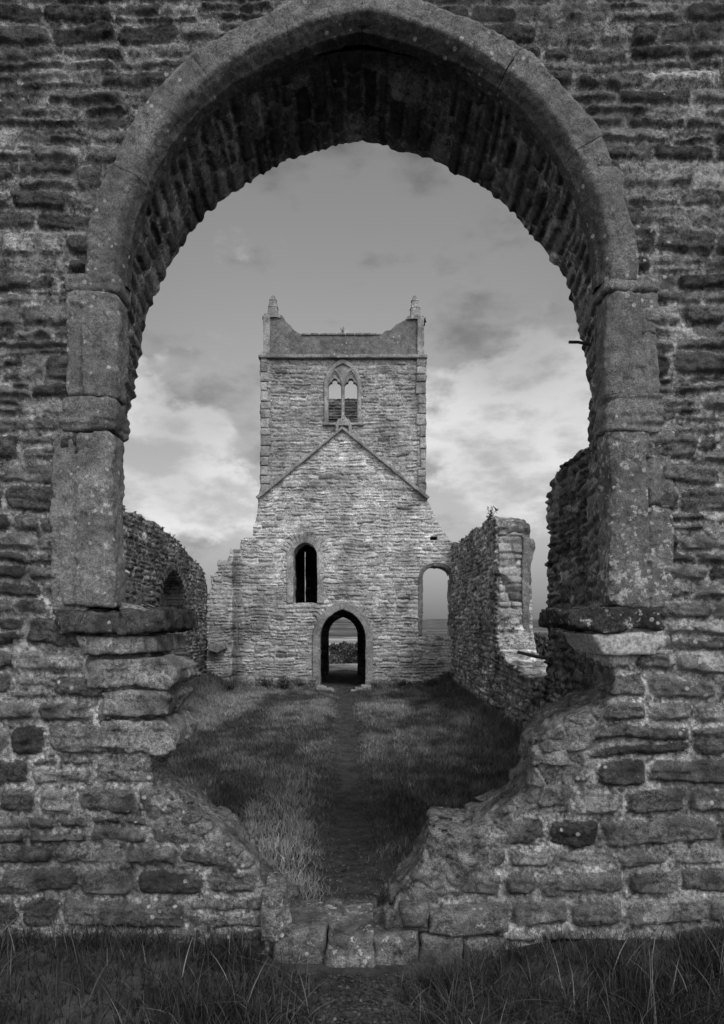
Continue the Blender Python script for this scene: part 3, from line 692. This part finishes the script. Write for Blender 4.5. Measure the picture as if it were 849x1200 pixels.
# ================================================================= NAVE WALLS
spat = dict(ch=(.07, .15), w=(.12, .40), joint=.022, recess=.030, relief=.034, wav=.05, split=.3, tone=(.24, .38), dark=.08, mortar=.20, rad=.035, strata=.006)
rt = [(4.25, -2.6), (4.25, 1.7), (5.2, 1.95), (6.4, 1.75), (7.4, 1.86), (8.2, 2.02), (8.9, 2.02), (9.35, 1.90), (9.65, 1.66), (9.72, 1.35), (9.55, 1.15), (9.66, .6), (9.58, .1), (9.68, -.4), (9.72, -.80), (10.6, -.95), (11.6, -.86), (12.5, -.72), (12.95, -.62), (13.2, -.3), (13.3, .8), (13.28, 1.82), (13.4, 1.96), (13.8, 2.02), (14.1, 2.12), (15.0, 2.05), (16.2, 2.12), (17.6, 2.07), (18.8, 2.1), (20.02, 2.2), (20.02, -2.6)]
right = thing('nave_side_wall', 'ruined rubble nave wall on the right with a broken window gap in its middle', 'wall', None)
ruin('masonry', right, M_side, rt, [], .72, .025, lambda u, w_, v: (2.6 + w_, u, v), False, 61, spat, .10, None,
     lambda u, v: (1 + .3 * fb2(u * .9, v * .9, 44, 4)) * (1 - .45 * sstep(10.5, 9.5, u)), wslope=.15)
# pale dressed stones on the end that faces us and the jamb strip with its springer
epat = dict(ch=(.11, .2), w=(.3, .6), joint=.02, recess=.03, relief=.02, wav=.03, tone=(.30, .22), mortar=.2)
def jamb_face():
    u = np.arange(2.62, 3.2, .02); v = np.arange(-.75, 1.85, .02)
    Hh, Tt = masonry(u, v, 64, **epat)
    def fn(X, Yv, Z):
        f = np.maximum(13.24 - Hh[:, None, :] - Yv, Yv - 13.6)
        X3, Z3 = np.broadcast_arrays(X, Z)
        e = np.maximum(np.maximum(2.66 - X, X - 3.12), np.maximum(Z - 1.66 + .1 * fb2(X * 4, Z * 0 + X, 2, 2), -.62 - Z)) + .04 * fb2(X3 * 6, Z3 * 6, 3, 3)
        return np.maximum(f, e)
    p, q = voxel(fn, (u[0], 13.1, v[0]), (u[-1], 13.7, v[-1]), (.02, .03, .02))
    a = np.clip(((p[:, 0] - u[0]) / .02).round().astype(int), 0, len(u) - 1); b = np.clip(((p[:, 2] - v[0]) / .02).round().astype(int), 0, len(v) - 1)
    mesh_obj('end_facing', p, q, M_tower, right, {'tone': Tt[a, b], 'lichen': Tt[a, b] * 0})
jamb_face()
worn('window_jamb', [(3.10, -.75), (3.25, -.75), (3.25, .9), (3.29, 1.15), (3.37, 1.38), (3.33, 1.55), (3.10, 1.6)], 'xz', 13.2, 13.7, M_tower, right, .17, .02, .02, 5, .02, 65)
# left wall
lt = [(4.25, -2.6), (4.25, 1.9), (7, 2.3), (10, 2.15), (12.4, 2.2), (13.2, 2.12), (14.2, 2.1), (15.0, 2.12), (16.0, 2.02), (17.0, 1.86), (18.0, 1.62), (18.6, 1.60), (19.3, 1.38), (19.7, 1.25), (20.0, .95), (20.0, -2.6)]
left = thing('nave_side_wall', 'dark rubble nave wall on the left with a blocked pointed recess', 'wall', None)
ruin('masonry', left, M_side, lt, [], .8, .025, lambda u, w_, v: (-4.5 - w_, u, v), True, 62, dict(spat, tone=(.15, .38), mortar=.13), .10, None,
     lambda u, v: 1 + .35 * fb2(u * .8, v * .8, 45, 4), sink=lambda u, v: (archsd(u, v, 16.3, 1.28, -.25, 1.38, -1.25), .5), wslope=.2)
tube_ring = [(16.35 + q[0], q[1]) for q in []]
# arch of thin stones over the recess
for k in range(25):
    s = -1 + 2 * k / 24; ax_, az_, nx_, nz_ = arc_pts(1.30, 1.40, -.25, np.array([s if abs(s) > 1e-6 else 1e-6]))
    ax_, az_, nx_, nz_ = float(ax_[0]) + 16.3, float(az_[0]), float(nx_[0]), float(nz_[0])
    if abs(s) < .05: nx_, nz_ = 0, 1
    tx_, tz_ = -nz_ * .06, nx_ * .06
    worn('arch_stone', [(ax_ + tx_, az_ + tz_), (ax_ - tx_, az_ - tz_), (ax_ + nx_ * .2 - tx_, az_ + nz_ * .2 - tz_), (ax_ + nx_ * .2 + tx_, az_ + nz_ * .2 + tz_)], 'yz', -4.56, -4.46, M_side, left, .12, .015, .015, 6, .022, 200 + k)
rail = thing('iron_guard_rail', 'two dark iron bars across the broken window of the right wall', 'railing')
for z, y1 in ((-.57, 11.6), (-.95, 11.3)):
    tube('bar', [(2.70, 9.5, z), (2.68, 10.5, z - .012), (2.66, y1, z)], .028, M_iron, rail)

# ================================================================= GROUND
def terrain(x, y):
    x = np.asarray(x, float); y = np.asarray(y, float)
    r = np.hypot(x, y - 8)
    z = np.interp(r, [0, 22, 30, 45, 60, 100, 160, 230, 400], [-2.06, -2.06, -2.5, -3.9, -6.2, -13, -23, -25, -25])
    front = 1 - sstep(3.3, 4.6, y) * 1.0
    z = z + np.where(r < 30, 1, 0) * (.35 * (1 - sstep(3.2, 7.2, y)) * (r < 20) )
    z = z + .09 * sstep(.45, 1.1, np.abs(x)) * sstep(2.6, 3.3, y) * (1 - sstep(3.5, 3.6, y))
    ins = (y > 4) & (y < 20.3)
    wl = np.exp(-((x + 4.5) / .5) ** 2) * .35 + np.exp(-((x - 2.6) / .45) ** 2) * .22 + np.exp(-((y - 20) / .5) ** 2) * .16 * (np.abs(x + .55) > .8)
    z = z + wl * ins
    z = z - .05 * np.exp(-((x + .02 + .028 * (y - 3)) / .28) ** 2) * (y > 4) * (y < 20)
    z = z + .035 * fb2(x * .9, y * .9, 5, 3) * (r < 40) + .012 * fb2(x * 5, y * 5, 6, 2) * (r < 20)
    far = sstep(300, 2500, r)
    z = z + far * (26 * sstep(-.1, .8, fb2(x / 1500, y / 1500, 8, 4)) + 3 * fb2(x / 300, y / 300, 9, 3))
    z = z + 1.2 * fb2(x / 30, y / 30, 10, 3) * sstep(45, 120, r)
    return z
def axis(lo, hi, fine, d0, gr, end):
    a = list(np.arange(lo, hi + 1e-6, fine)); d = d0
    b = hi
    while b < end: b += d; d *= gr; a.append(b)
    d = d0; b = lo
    while b > -end: b -= d; d *= gr; a.insert(0, b)
    return np.array(a)
ax_ = axis(-6, 5, .1, .15, 1.12, 9000); ay_ = axis(1.5, 27, .1, .15, 1.12, 9000)
X, Yg = np.meshgrid(ax_, ay_, indexing='ij'); Zg = terrain(X, Yg)
m = bpy.data.materials.new('turf_and_fields'); m.use_nodes = True; nt = m.node_tree; bs = nt.nodes['Principled BSDF']; bs.inputs['Roughness'].default_value = 1; bs.inputs['Specular IOR Level'].default_value = .1
pos = nn(nt, 'ShaderNodeTexCoord').outputs['Object']
mp = nn(nt, 'ShaderNodeMapping'); mp.inputs['Scale'].default_value = (1, 1, .0); nt.links.new(pos, mp.inputs['Vector']); fl = mp.outputs[0]
vo = nn(nt, 'ShaderNodeTexVoronoi'); vo.inputs['Scale'].default_value = 1 / 90; nt.links.new(fl, vo.inputs['Vector'])
sc_ = nn(nt, 'ShaderNodeSeparateColor'); nt.links.new(vo.outputs['Color'], sc_.inputs[0])
sep = nn(nt, 'ShaderNodeSeparateXYZ'); nt.links.new(pos, sep.inputs[0])
field = ramp(nt, sc_.outputs[0], 0, 1, .05, .16)
band_ = mth(nt, 'MULTIPLY', ramp(nt, sep.outputs[1], 380, 400), ramp(nt, sep.outputs[1], 900, 860))
field = mth(nt, 'ADD', field, mth(nt, 'MULTIPLY', band_, .25))
field = mth(nt, 'MULTIPLY', field, ramp(nt, noise(nt, fl, .02, 6), .4, .6, .6, 1.3))
near_ = mth(nt, 'MULTIPLY', ramp(nt, noise(nt, pos, 6, 8, .7), .3, .7, .5, 1.5), .06)
nf = ramp(nt, sep.outputs[1], 40, 120)
grav = mth(nt, 'MULTIPLY', ramp(nt, sep.outputs[1], 26, 27), ramp(nt, sep.outputs[1], 44, 36)); grav = mth(nt, 'MULTIPLY', grav, ramp(nt, noise(nt, pos, 1.2, 5), .4, .55))
near_ = mth(nt, 'ADD', near_, mth(nt, 'MULTIPLY', grav, .25))
tt_ = mth(nt, 'ADD', mth(nt, 'MULTIPLY', near_, mth(nt, 'SUBTRACT', 1, nf)), mth(nt, 'MULTIPLY', field, nf))
cc = nn(nt, 'ShaderNodeCombineColor')
for i in range(3): nt.links.new(tt_, cc.inputs[i])
nt.links.new(cc.outputs[0], bs.inputs['Base Color'])
bp = nn(nt, 'ShaderNodeBump'); bp.inputs['Strength'].default_value = .8; bp.inputs['Distance'].default_value = .03; nt.links.new(noise(nt, pos, 30, 6, .7), bp.inputs['Height']); nt.links.new(bp.outputs[0], bs.inputs['Normal'])
g_ = mesh_obj('ground', np.stack([X, Yg, Zg], -1).reshape(-1, 3), grid_faces(len(ax_), len(ay_))[:, ::-1], m); tag(g_, kind='structure')

# ---------------------------------------------------------------- grass blades
M_grass = plain_mat('grass_blades', .1, .7, attr='tone', var=.15, scale=3)
def blades(name, label, x, y, h, wd, tone, lean=.35, segs=3, z=None, parent=None, curl=.6):
    n = len(x); z = terrain(x, y) if z is None else z
    g = np.random.default_rng(n)
    az = g.uniform(0, 2 * math.pi, n); ln = np.abs(g.normal(0, lean, n)) + .1; face = g.uniform(0, math.pi, n)
    ks = np.linspace(0, 1, segs + 1)
    V_ = np.zeros((n, 2 * segs + 1, 3), f32)
    for i, k in enumerate(ks):
        off = h * ln * (k * .5 + curl * k * k); up = h * (k - .35 * ln * k * k)
        cx = x + np.cos(az) * off; cy = y + np.sin(az) * off; cz = z - .02 + up
        hw = wd * (1 - k) ** .6 * .5
        if i < segs:
            V_[:, 2 * i] = np.stack([cx - np.cos(face) * hw, cy - np.sin(face) * hw, cz], 1); V_[:, 2 * i + 1] = np.stack([cx + np.cos(face) * hw, cy + np.sin(face) * hw, cz], 1)
        else: V_[:, 2 * i] = np.stack([cx, cy, cz], 1)
    nv = 2 * segs + 1; b = np.arange(n)[:, None] * nv
    Q_ = np.concatenate([b + np.array([[2 * i, 2 * i + 1, 2 * i + 3, 2 * i + 2]]) for i in range(segs - 1)]) if segs > 1 else np.zeros((0, 4), int)
    tri = b + np.array([[2 * segs - 2, 2 * segs - 1, 2 * segs]])
    o = mesh_obj(name, V_.reshape(-1, 3), Q_, M_grass, parent, {'tone': np.repeat(tone, nv)}, tri=tri)
    if label: tag(o, label, 'grass', kind='stuff')
    return o
g = np.random.default_rng(3)
# front strip
n = 26000; x = g.uniform(-2.3, 2.3, n); y = g.uniform(2.45, 3.42, n)
gap = np.exp(-((x + .05) / .32) ** 2)
clump = fb2(x * 3.2, y * 3.2, 40, 3)
keep = (g.random(n) < (.35 + .65 * sstep(-.4, .5, clump)) * (1 - .82 * gap)) & ~((y > 3.26) & (np.abs(x) < .5))
x, y, clump, gap = x[keep], y[keep], clump[keep], gap[keep]; n = len(x)
h = (.06 + .09 * g.random(n) + .13 * np.clip(clump, 0, 1)) * (1 - .5 * gap)
long_ = g.random(n) < .05; h = np.where(long_, h * 1.7, h)
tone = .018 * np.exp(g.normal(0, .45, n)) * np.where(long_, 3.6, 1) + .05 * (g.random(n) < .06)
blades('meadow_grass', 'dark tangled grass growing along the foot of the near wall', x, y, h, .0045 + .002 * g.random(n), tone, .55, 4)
# scattered tufts of long bleached blades
tx = np.concatenate([g.uniform(-1.9, 1.9, 18), g.normal(.45, .18, 8)]); ty = g.uniform(2.75, 3.33, len(tx)); tx = np.where(np.abs(tx + .05) < .2, tx + .5, tx)
x = np.concatenate([a_ + g.normal(0, .035, 34) for a_ in tx]); y = np.concatenate([a_ + g.normal(0, .03, 34) for a_ in ty]); n = len(x)
blades('long_grass', 'tufts of long arching half dead blades standing out of the near grass', x, y, g.uniform(.10, .25, n), .0035 + .003 * g.random(n), .040 * np.exp(g.normal(0, .6, n)), .75, 5, curl=.9)
# inside the nave
n = 210000; yv = 4.4 + (20.0 - 4.4) * g.random(n) ** 1.25; x = g.uniform(-4.5, 2.6, n)
vis = (x / yv > -.36) & (x / yv < .32); x, yv = x[vis], yv[vis]; n = len(x)
pc = -.02 - .028 * (yv - 3); pw = np.exp(-((x - pc) / (.26 + .0 * yv)) ** 2)
cl = fb2(x * 1.3, yv * .45, 50, 4); c2 = fb2(x * 4, yv * 4, 51, 3)
keep = g.random(n) < (1 - .5 * pw) * (1 - .55 * (yv < 5.6) * np.exp(-((x - pc) / .6) ** 2))
x, yv, cl, c2, pw = x[keep], yv[keep], cl[keep], c2[keep], pw[keep]; n = len(x)
h = (.05 + .07 * g.random(n) + .14 * np.clip(c2 + .1, 0, 1) ** 1.5 * np.clip(cl + .5, 0, 1)) * (1 - .7 * pw)
h *= 1 + .8 * np.exp(-((x + 4.4) / .5) ** 2) + .5 * np.exp(-((x - 2.5) / .5) ** 2) + .6 * np.exp(-((yv - 19.8) / .4) ** 2)
dry = sstep(-.45, .65, .8 * cl + .5 * c2)
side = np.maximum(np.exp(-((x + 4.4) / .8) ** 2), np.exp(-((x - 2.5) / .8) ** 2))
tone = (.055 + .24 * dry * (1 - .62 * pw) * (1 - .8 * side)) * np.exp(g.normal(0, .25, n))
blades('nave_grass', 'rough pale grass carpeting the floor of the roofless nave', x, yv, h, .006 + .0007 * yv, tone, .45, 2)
# pebbles trodden out of the path
def pebbles(name, label, x, y, r, tone, mat):
    import itertools
    ico = [(0, 0, 1), (.9, 0, .3), (.28, .85, .3), (-.72, .53, .3), (-.72, -.53, .3), (.28, -.85, .3), (0, 0, -.5)]
    ico = np.array(ico, f32); n = len(x); g = np.random.default_rng(n + 1); z = terrain(x, y)
    V_ = ico[None] * (r[:, None, None] * g.uniform(.6, 1.2, (n, 1, 3))) + g.normal(0, .12, (n, 7, 3)) * r[:, None, None]
    a = g.uniform(0, 6.28, n); c, s = np.cos(a)[:, None], np.sin(a)[:, None]
    V2 = np.stack([V_[..., 0] * c - V_[..., 1] * s + x[:, None], V_[..., 0] * s + V_[..., 1] * c + y[:, None], V_[..., 2] * .6 + z[:, None] + r[:, None] * .15], -1)
    tri = [(0, i, i % 5 + 1) for i in range(1, 6)] + [(6, i % 5 + 1, i) for i in range(1, 6)]
    tri = (np.arange(n)[:, None, None] * 7 + np.array(tri)[None]).reshape(-1, 3)
    o = mesh_obj(name, V2.reshape(-1, 3), np.zeros((0, 4)), mat, None, {'tone': np.repeat(tone, 7), 'lichen': np.zeros(n * 7)}, smooth=False, tri=tri)
    tag(o, label, 'gravel', kind='stuff')
M_peb = plain_mat('pebble', .1, .9, attr='tone', var=.3, scale=40)
n = 1800; x = g.normal(-.05, .24, n); y = g.uniform(2.5, 3.28, n)
pebbles('gravel', 'dark loose gravel on the bare patch before the threshold', x, y, g.uniform(.004, .017, n) , .032 * np.exp(g.normal(0, .5, n)), M_peb)
n = 1300; y = np.concatenate([g.uniform(4.5, 6.2, n // 2), g.uniform(6, 19, n - n // 2)]); x = -.02 - .028 * (y - 3) + g.normal(0, .22, n) * np.where(y < 6.2, 1.6, 1)
pebbles('gravel', 'scattered small stones along the trodden line through the nave', x, y, g.uniform(.006, .018, n), .05 * np.exp(g.normal(0, .5, n)), M_peb)

# loose stones around the tower doorway
for i, (px, py, d, r) in enumerate([(376, 806, 19.6, .20), (384, 810, 19.45, .16), (388, 812, 19.4, .12), (428, 807, 19.6, .20), (420, 810, 19.45, .15), (414, 811, 19.4, .10), (392, 790, 24.9, .16), (402, 793, 24.7, .14), (412, 791, 24.9, .17)]):
    x_, z_ = at(px, py, d)
    zz = float(terrain(x_, d)) if d < 21 else -2.16
    o = worn('loose_stone', [(x_ - r, zz - .1), (x_ + r, zz - .1), (x_ + r * .8, zz + r * .7), (x_ - r * .6, zz + r * .8)], 'xz', d - r * .7, d + r * .7, M_tower, None, .2, .05, .03, 5, .025, 300 + i)
    lab = ['large tumbled stone at the left foot of the tower doorway', 'middle tumbled stone left of the tower doorway step', 'small tumbled stone nearest the path, left of the doorway', 'large tumbled stone at the right foot of the tower doorway', 'middle tumbled stone right of the tower doorway step', 'small tumbled stone nearest the path, right of the doorway', 'left stone on the sill of the far tower door', 'middle stone on the sill of the far tower door', 'right stone on the sill of the far tower door'][i]
    tag(o, lab, 'stone', 'fallen stones at the tower doorway')

# ---------------------------------------------------------------- weeds and bushes
def weed(name, label, px, py, d, h, n, cat='plant', base=None, spread=.5, tone=.05, group=None):
    x_, z_ = at(px, py, d); z0 = z_ if base is None else base
    g = np.random.default_rng(int(px * 7 + py)); V_ = []; Q_ = []; LV = []; LT = []
    for k in range(n):
        az = g.uniform(0, 6.28); ln = g.uniform(.1, spread); L = h * g.uniform(.5, 1)
        pts = [np.array([math.cos(az) * ln * L * t * (.4 + .6 * t), math.sin(az) * ln * L * t * (.4 + .6 * t), L * t - .03]) for t in np.linspace(0, 1, 6)]
        for i, p in enumerate(pts):
            wd = .006 * d / 13 * (1.3 - i / 5)
            V_ += [tuple(p + np.array([wd, 0, 0])), tuple(p - np.array([wd, 0, 0])), ]
            if i: b = len(V_) - 4; Q_.append((b, b + 1, b + 3, b + 2))
            for q in range(3):
                if i == 0: continue
                c = p; s = g.uniform(.4, 1) * .035 * h / .4; b = len(LV)
                LV += [tuple(c), tuple(c + g.normal(0, s, 3)), tuple(c + g.normal(0, s, 3))]; LT.append((b, b + 1, b + 2))
    nb = len(V_)
    o = mesh_obj(name, V_ + LV, Q_, M_grass, None, {'tone': np.concatenate([np.full(nb, tone), np.full(len(LV), tone * 1.3)])}, smooth=False, tri=[(a + nb, b + nb, c + nb) for a, b, c in LT])
    o.location = (x_, d, z0); tag(o, label, cat, group)
weed('wall_plant', 'spindly weed sprouting from the top of the right nave wall pier', 574, 608, 13.8, .36, 4, spread=.9)
weed('wall_plant', 'tiny pale tuft growing on the middle of the tower parapet', 401.5, 390, 20.3, .22, 7, spread=1.0, tone=.12)
weed('wall_plant', 'low tuft on the highest part of the left nave wall', 166, 611, 13.9, .16, 8, spread=.9)
weed('wall_plant', 'upright tuft halfway along the top of the left nave wall', 201, 632, 16.2, .20, 6, spread=.6)
weed('wall_plant', 'small tuft near the far broken end of the left nave wall', 216, 645, 17.3, .16, 6, spread=.8)
for i, (px, d, h, lab) in enumerate([(312, 19.5, .34, 'nettle clump by the left corner of the tower foot'), (332, 19.4, .42, 'tallest nettle clump under the lancet window'), (352, 19.6, .28, 'low nettle clump between lancet and doorway'), (470, 19.6, .26, 'low weeds at the foot of the wall right of the doorway'), (270, 19.0, .34, 'weeds under the broken stub of wall at far left'), (505, 19.5, .3, 'weeds below the side window of the nave end wall')]):
    x_ = at(px, 0, d)[0]
    weed('nettle_clump', lab, px, 0, d, h, 34, base=float(terrain(x_, d)), spread=1.1, tone=.045, group='weeds along the foot of the tower')
def bush(name, label, x, y, w_, h, n, tone, seed, group=None):
    g = np.random.default_rng(seed); z0 = float(terrain(x, y)); root = thing(name, label, 'bush', group); root.location = (x, y, z0)
    # crown: clumps of small leaves on several lobes
    nl_ = 9; lobes = np.stack([g.uniform(-.6, .6, nl_) * w_, g.uniform(-.4, .4, nl_) * w_, g.uniform(.3, .75, nl_) * h], 1); lr = g.uniform(.25, .42, nl_) * w_
    which = g.integers(0, nl_, n); v = g.normal(0, 1, (n, 3)); v /= np.linalg.norm(v, axis=1)[:, None]
    c = lobes[which] + v * (lr[which] * g.uniform(.55, 1.05, n) ** .5)[:, None] * np.array([1, 1, min(1, h / w_ * .9)]); c = c[c[:, 2] > 0]; n = len(c)
    s = .09 * (w_ / 2.2) ** .6
    a = g.normal(0, s, (n, 3)); b = g.normal(0, s, (n, 3))
    V_ = np.stack([c, c + a, c + a + b, c + b], 1).reshape(-1, 3); Q_ = np.arange(4 * n).reshape(-1, 4)
    mesh_obj('crown', V_, Q_, M_grass, root, {'tone': np.repeat(tone * np.exp(g.normal(0, .3, n)), 4)}, smooth=False)
    for k in range(4):
        e = lobes[k]; tube('trunk', [(0.1 * k - .2, 0, -.1), (e[0] * .4, e[1] * .4, e[2] * .6), tuple(e)], .05, M_iron, root, 6, .4)
bush('hawthorn_bush', 'big dark rounded bush filling the far tower doorway', at(408, 0, 62)[0], 62, 3.0, 2.9, 12000, .05, 1)
bush('hawthorn_bush', 'smaller paler bush left of the big one beyond the doorway', at(386, 0, 56)[0], 56, 1.6, 1.3, 5000, .08, 2)
bush('scrub_bush', 'low scrub seen over the broken window sill of the right wall', at(634, 0, 24)[0], 24, 1.2, 1.45, 5000, .06, 3)
bush('scrub_bush', 'thin scrub seen through the side window beyond its sill', at(512, 0, 40)[0], 44, 2.4, 2.0, 5000, .06, 4)

# ================================================================= SKY, SUN, CAMERA
AZ, EL = 27, 47
sc = bpy.context.scene
w = bpy.data.worlds.new('World'); sc.world = w; w.use_nodes = True; nt = w.node_tree; L = nt.links
bg = nt.nodes['Background']
sky = nn(nt, 'ShaderNodeTexSky'); sky.sky_type = 'NISHITA'; sky.sun_disc = False; sky.sun_elevation = R(EL); sky.sun_rotation = R(180 - AZ); sky.air_density = 1; sky.dust_density = 2.0
bw_ = nn(nt, 'ShaderNodeRGBToBW'); L.new(sky.outputs[0], bw_.inputs[0])
dirn = nn(nt, 'ShaderNodeTexCoord').outputs['Generated']
mp = nn(nt, 'ShaderNodeMapping'); mp.inputs['Scale'].default_value = (1, 1, 1.7); L.new(dirn, mp.inputs['Vector'])
wr = noise(nt, mp.outputs[0], 2.0, 3)
cl1 = noise(nt, mp.outputs[0], 4.6, 14, .60)
mp2 = nn(nt, 'ShaderNodeMapping'); mp2.inputs['Scale'].default_value = (1, 1, 2.2); mp2.inputs['Location'].default_value = (3.1, 1.7, .4); L.new(dirn, mp2.inputs['Vector'])
cl2 = noise(nt, mp2.outputs[0], 7.0, 12, .56)
def blob(px, py, r):
    v = Vector(((px - 424) / 800, 1, (725 - py) / 800)).normalized()
    d = nn(nt, 'ShaderNodeVectorMath', operation='DOT_PRODUCT'); L.new(dirn, d.inputs[0]); d.inputs[1].default_value = v
    return ramp(nt, d.outputs['Value'], math.cos(r), 1)
def add(*a):
    s = a[0]
    for b in a[1:]: s = mth(nt, 'ADD', s, b)
    return s
def mul(a, b): return mth(nt, 'MULTIPLY', a, b)
bright = add(mul(blob(175, 520, .16), .9), mul(blob(640, 490, .15), 1.1), mul(blob(600, 560, .14), .8), mul(blob(255, 560, .14), .5), mul(blob(230, 620, .16), .35))
darkr = add(mul(blob(590, 378, .13), 1.0), mul(blob(235, 470, .10), .9), mul(blob(170, 550, .09), .8), mul(blob(560, 590, .12), .7), mul(blob(250, 600, .1), .5), mul(blob(460, 270, .12), .5))
cb = mul(ramp(nt, add(cl1, mul(bright, .21)), .58, .69), ramp(nt, cl2, .34, .62))
cd = mul(ramp(nt, add(cl2, mul(darkr, .13)), .54, .78), .42)
sepz = nn(nt, 'ShaderNodeSeparateXYZ'); L.new(dirn, sepz.inputs[0])
grad = mul(ramp(nt, sepz.outputs[2], .0, .62, 1.05, .56), ramp(nt, sepz.outputs[2], .0, .17, .55, 1.0))
fac = mul(mul(grad, add(.80, mul(cb, .66))), mth(nt, 'SUBTRACT', 1, cd))
sid = ramp(nt, sepz.outputs[1], .35, -.5, 1, 3.4)
fac = mul(fac, add(1.0, mul(blob(420, 290, .38), .18)))
fac = mul(fac, sid)
fin = mul(mth(nt, 'POWER', mth(nt, 'MAXIMUM', bw_.outputs[0], .001), .35), mul(fac, 3.6))
cc = nn(nt, 'ShaderNodeCombineColor')
for i in range(3): L.new(fin, cc.inputs[i])
L.new(cc.outputs[0], bg.inputs['Color']); bg.inputs['Strength'].default_value = .10
sd = bpy.data.lights.new('sun', 'SUN'); sd.energy = 1.5; sd.angle = R(18); sd.color = (1, 1, 1)
so = bpy.data.objects.new('sun', sd); COL.objects.link(so)
sv = Vector((math.sin(R(AZ)) * math.cos(R(EL)), -math.cos(R(AZ)) * math.cos(R(EL)), math.sin(R(EL))))
so.rotation_euler = sv.to_track_quat('Z', 'Y').to_euler(); so.location = (4, -6, 9)
cam = bpy.data.cameras.new('camera'); co = bpy.data.objects.new('camera', cam); COL.objects.link(co); sc.camera = co
co.location = (0, 0, 0); co.rotation_euler = (R(90), 0, 0)
cam.sensor_fit = 'VERTICAL'; cam.sensor_height = 36; cam.sensor_width = 25.47; cam.lens = 24; cam.shift_y = 125 / 1200; cam.shift_x = .0; cam.clip_start = .05; cam.clip_end = 20000
sc.view_settings.view_transform = 'Standard'; sc.view_settings.look = 'None'; sc.view_settings.gamma = 1; sc.view_settings.exposure = .18
sc.cycles.max_bounces = 4; sc.cycles.use_adaptive_sampling = True
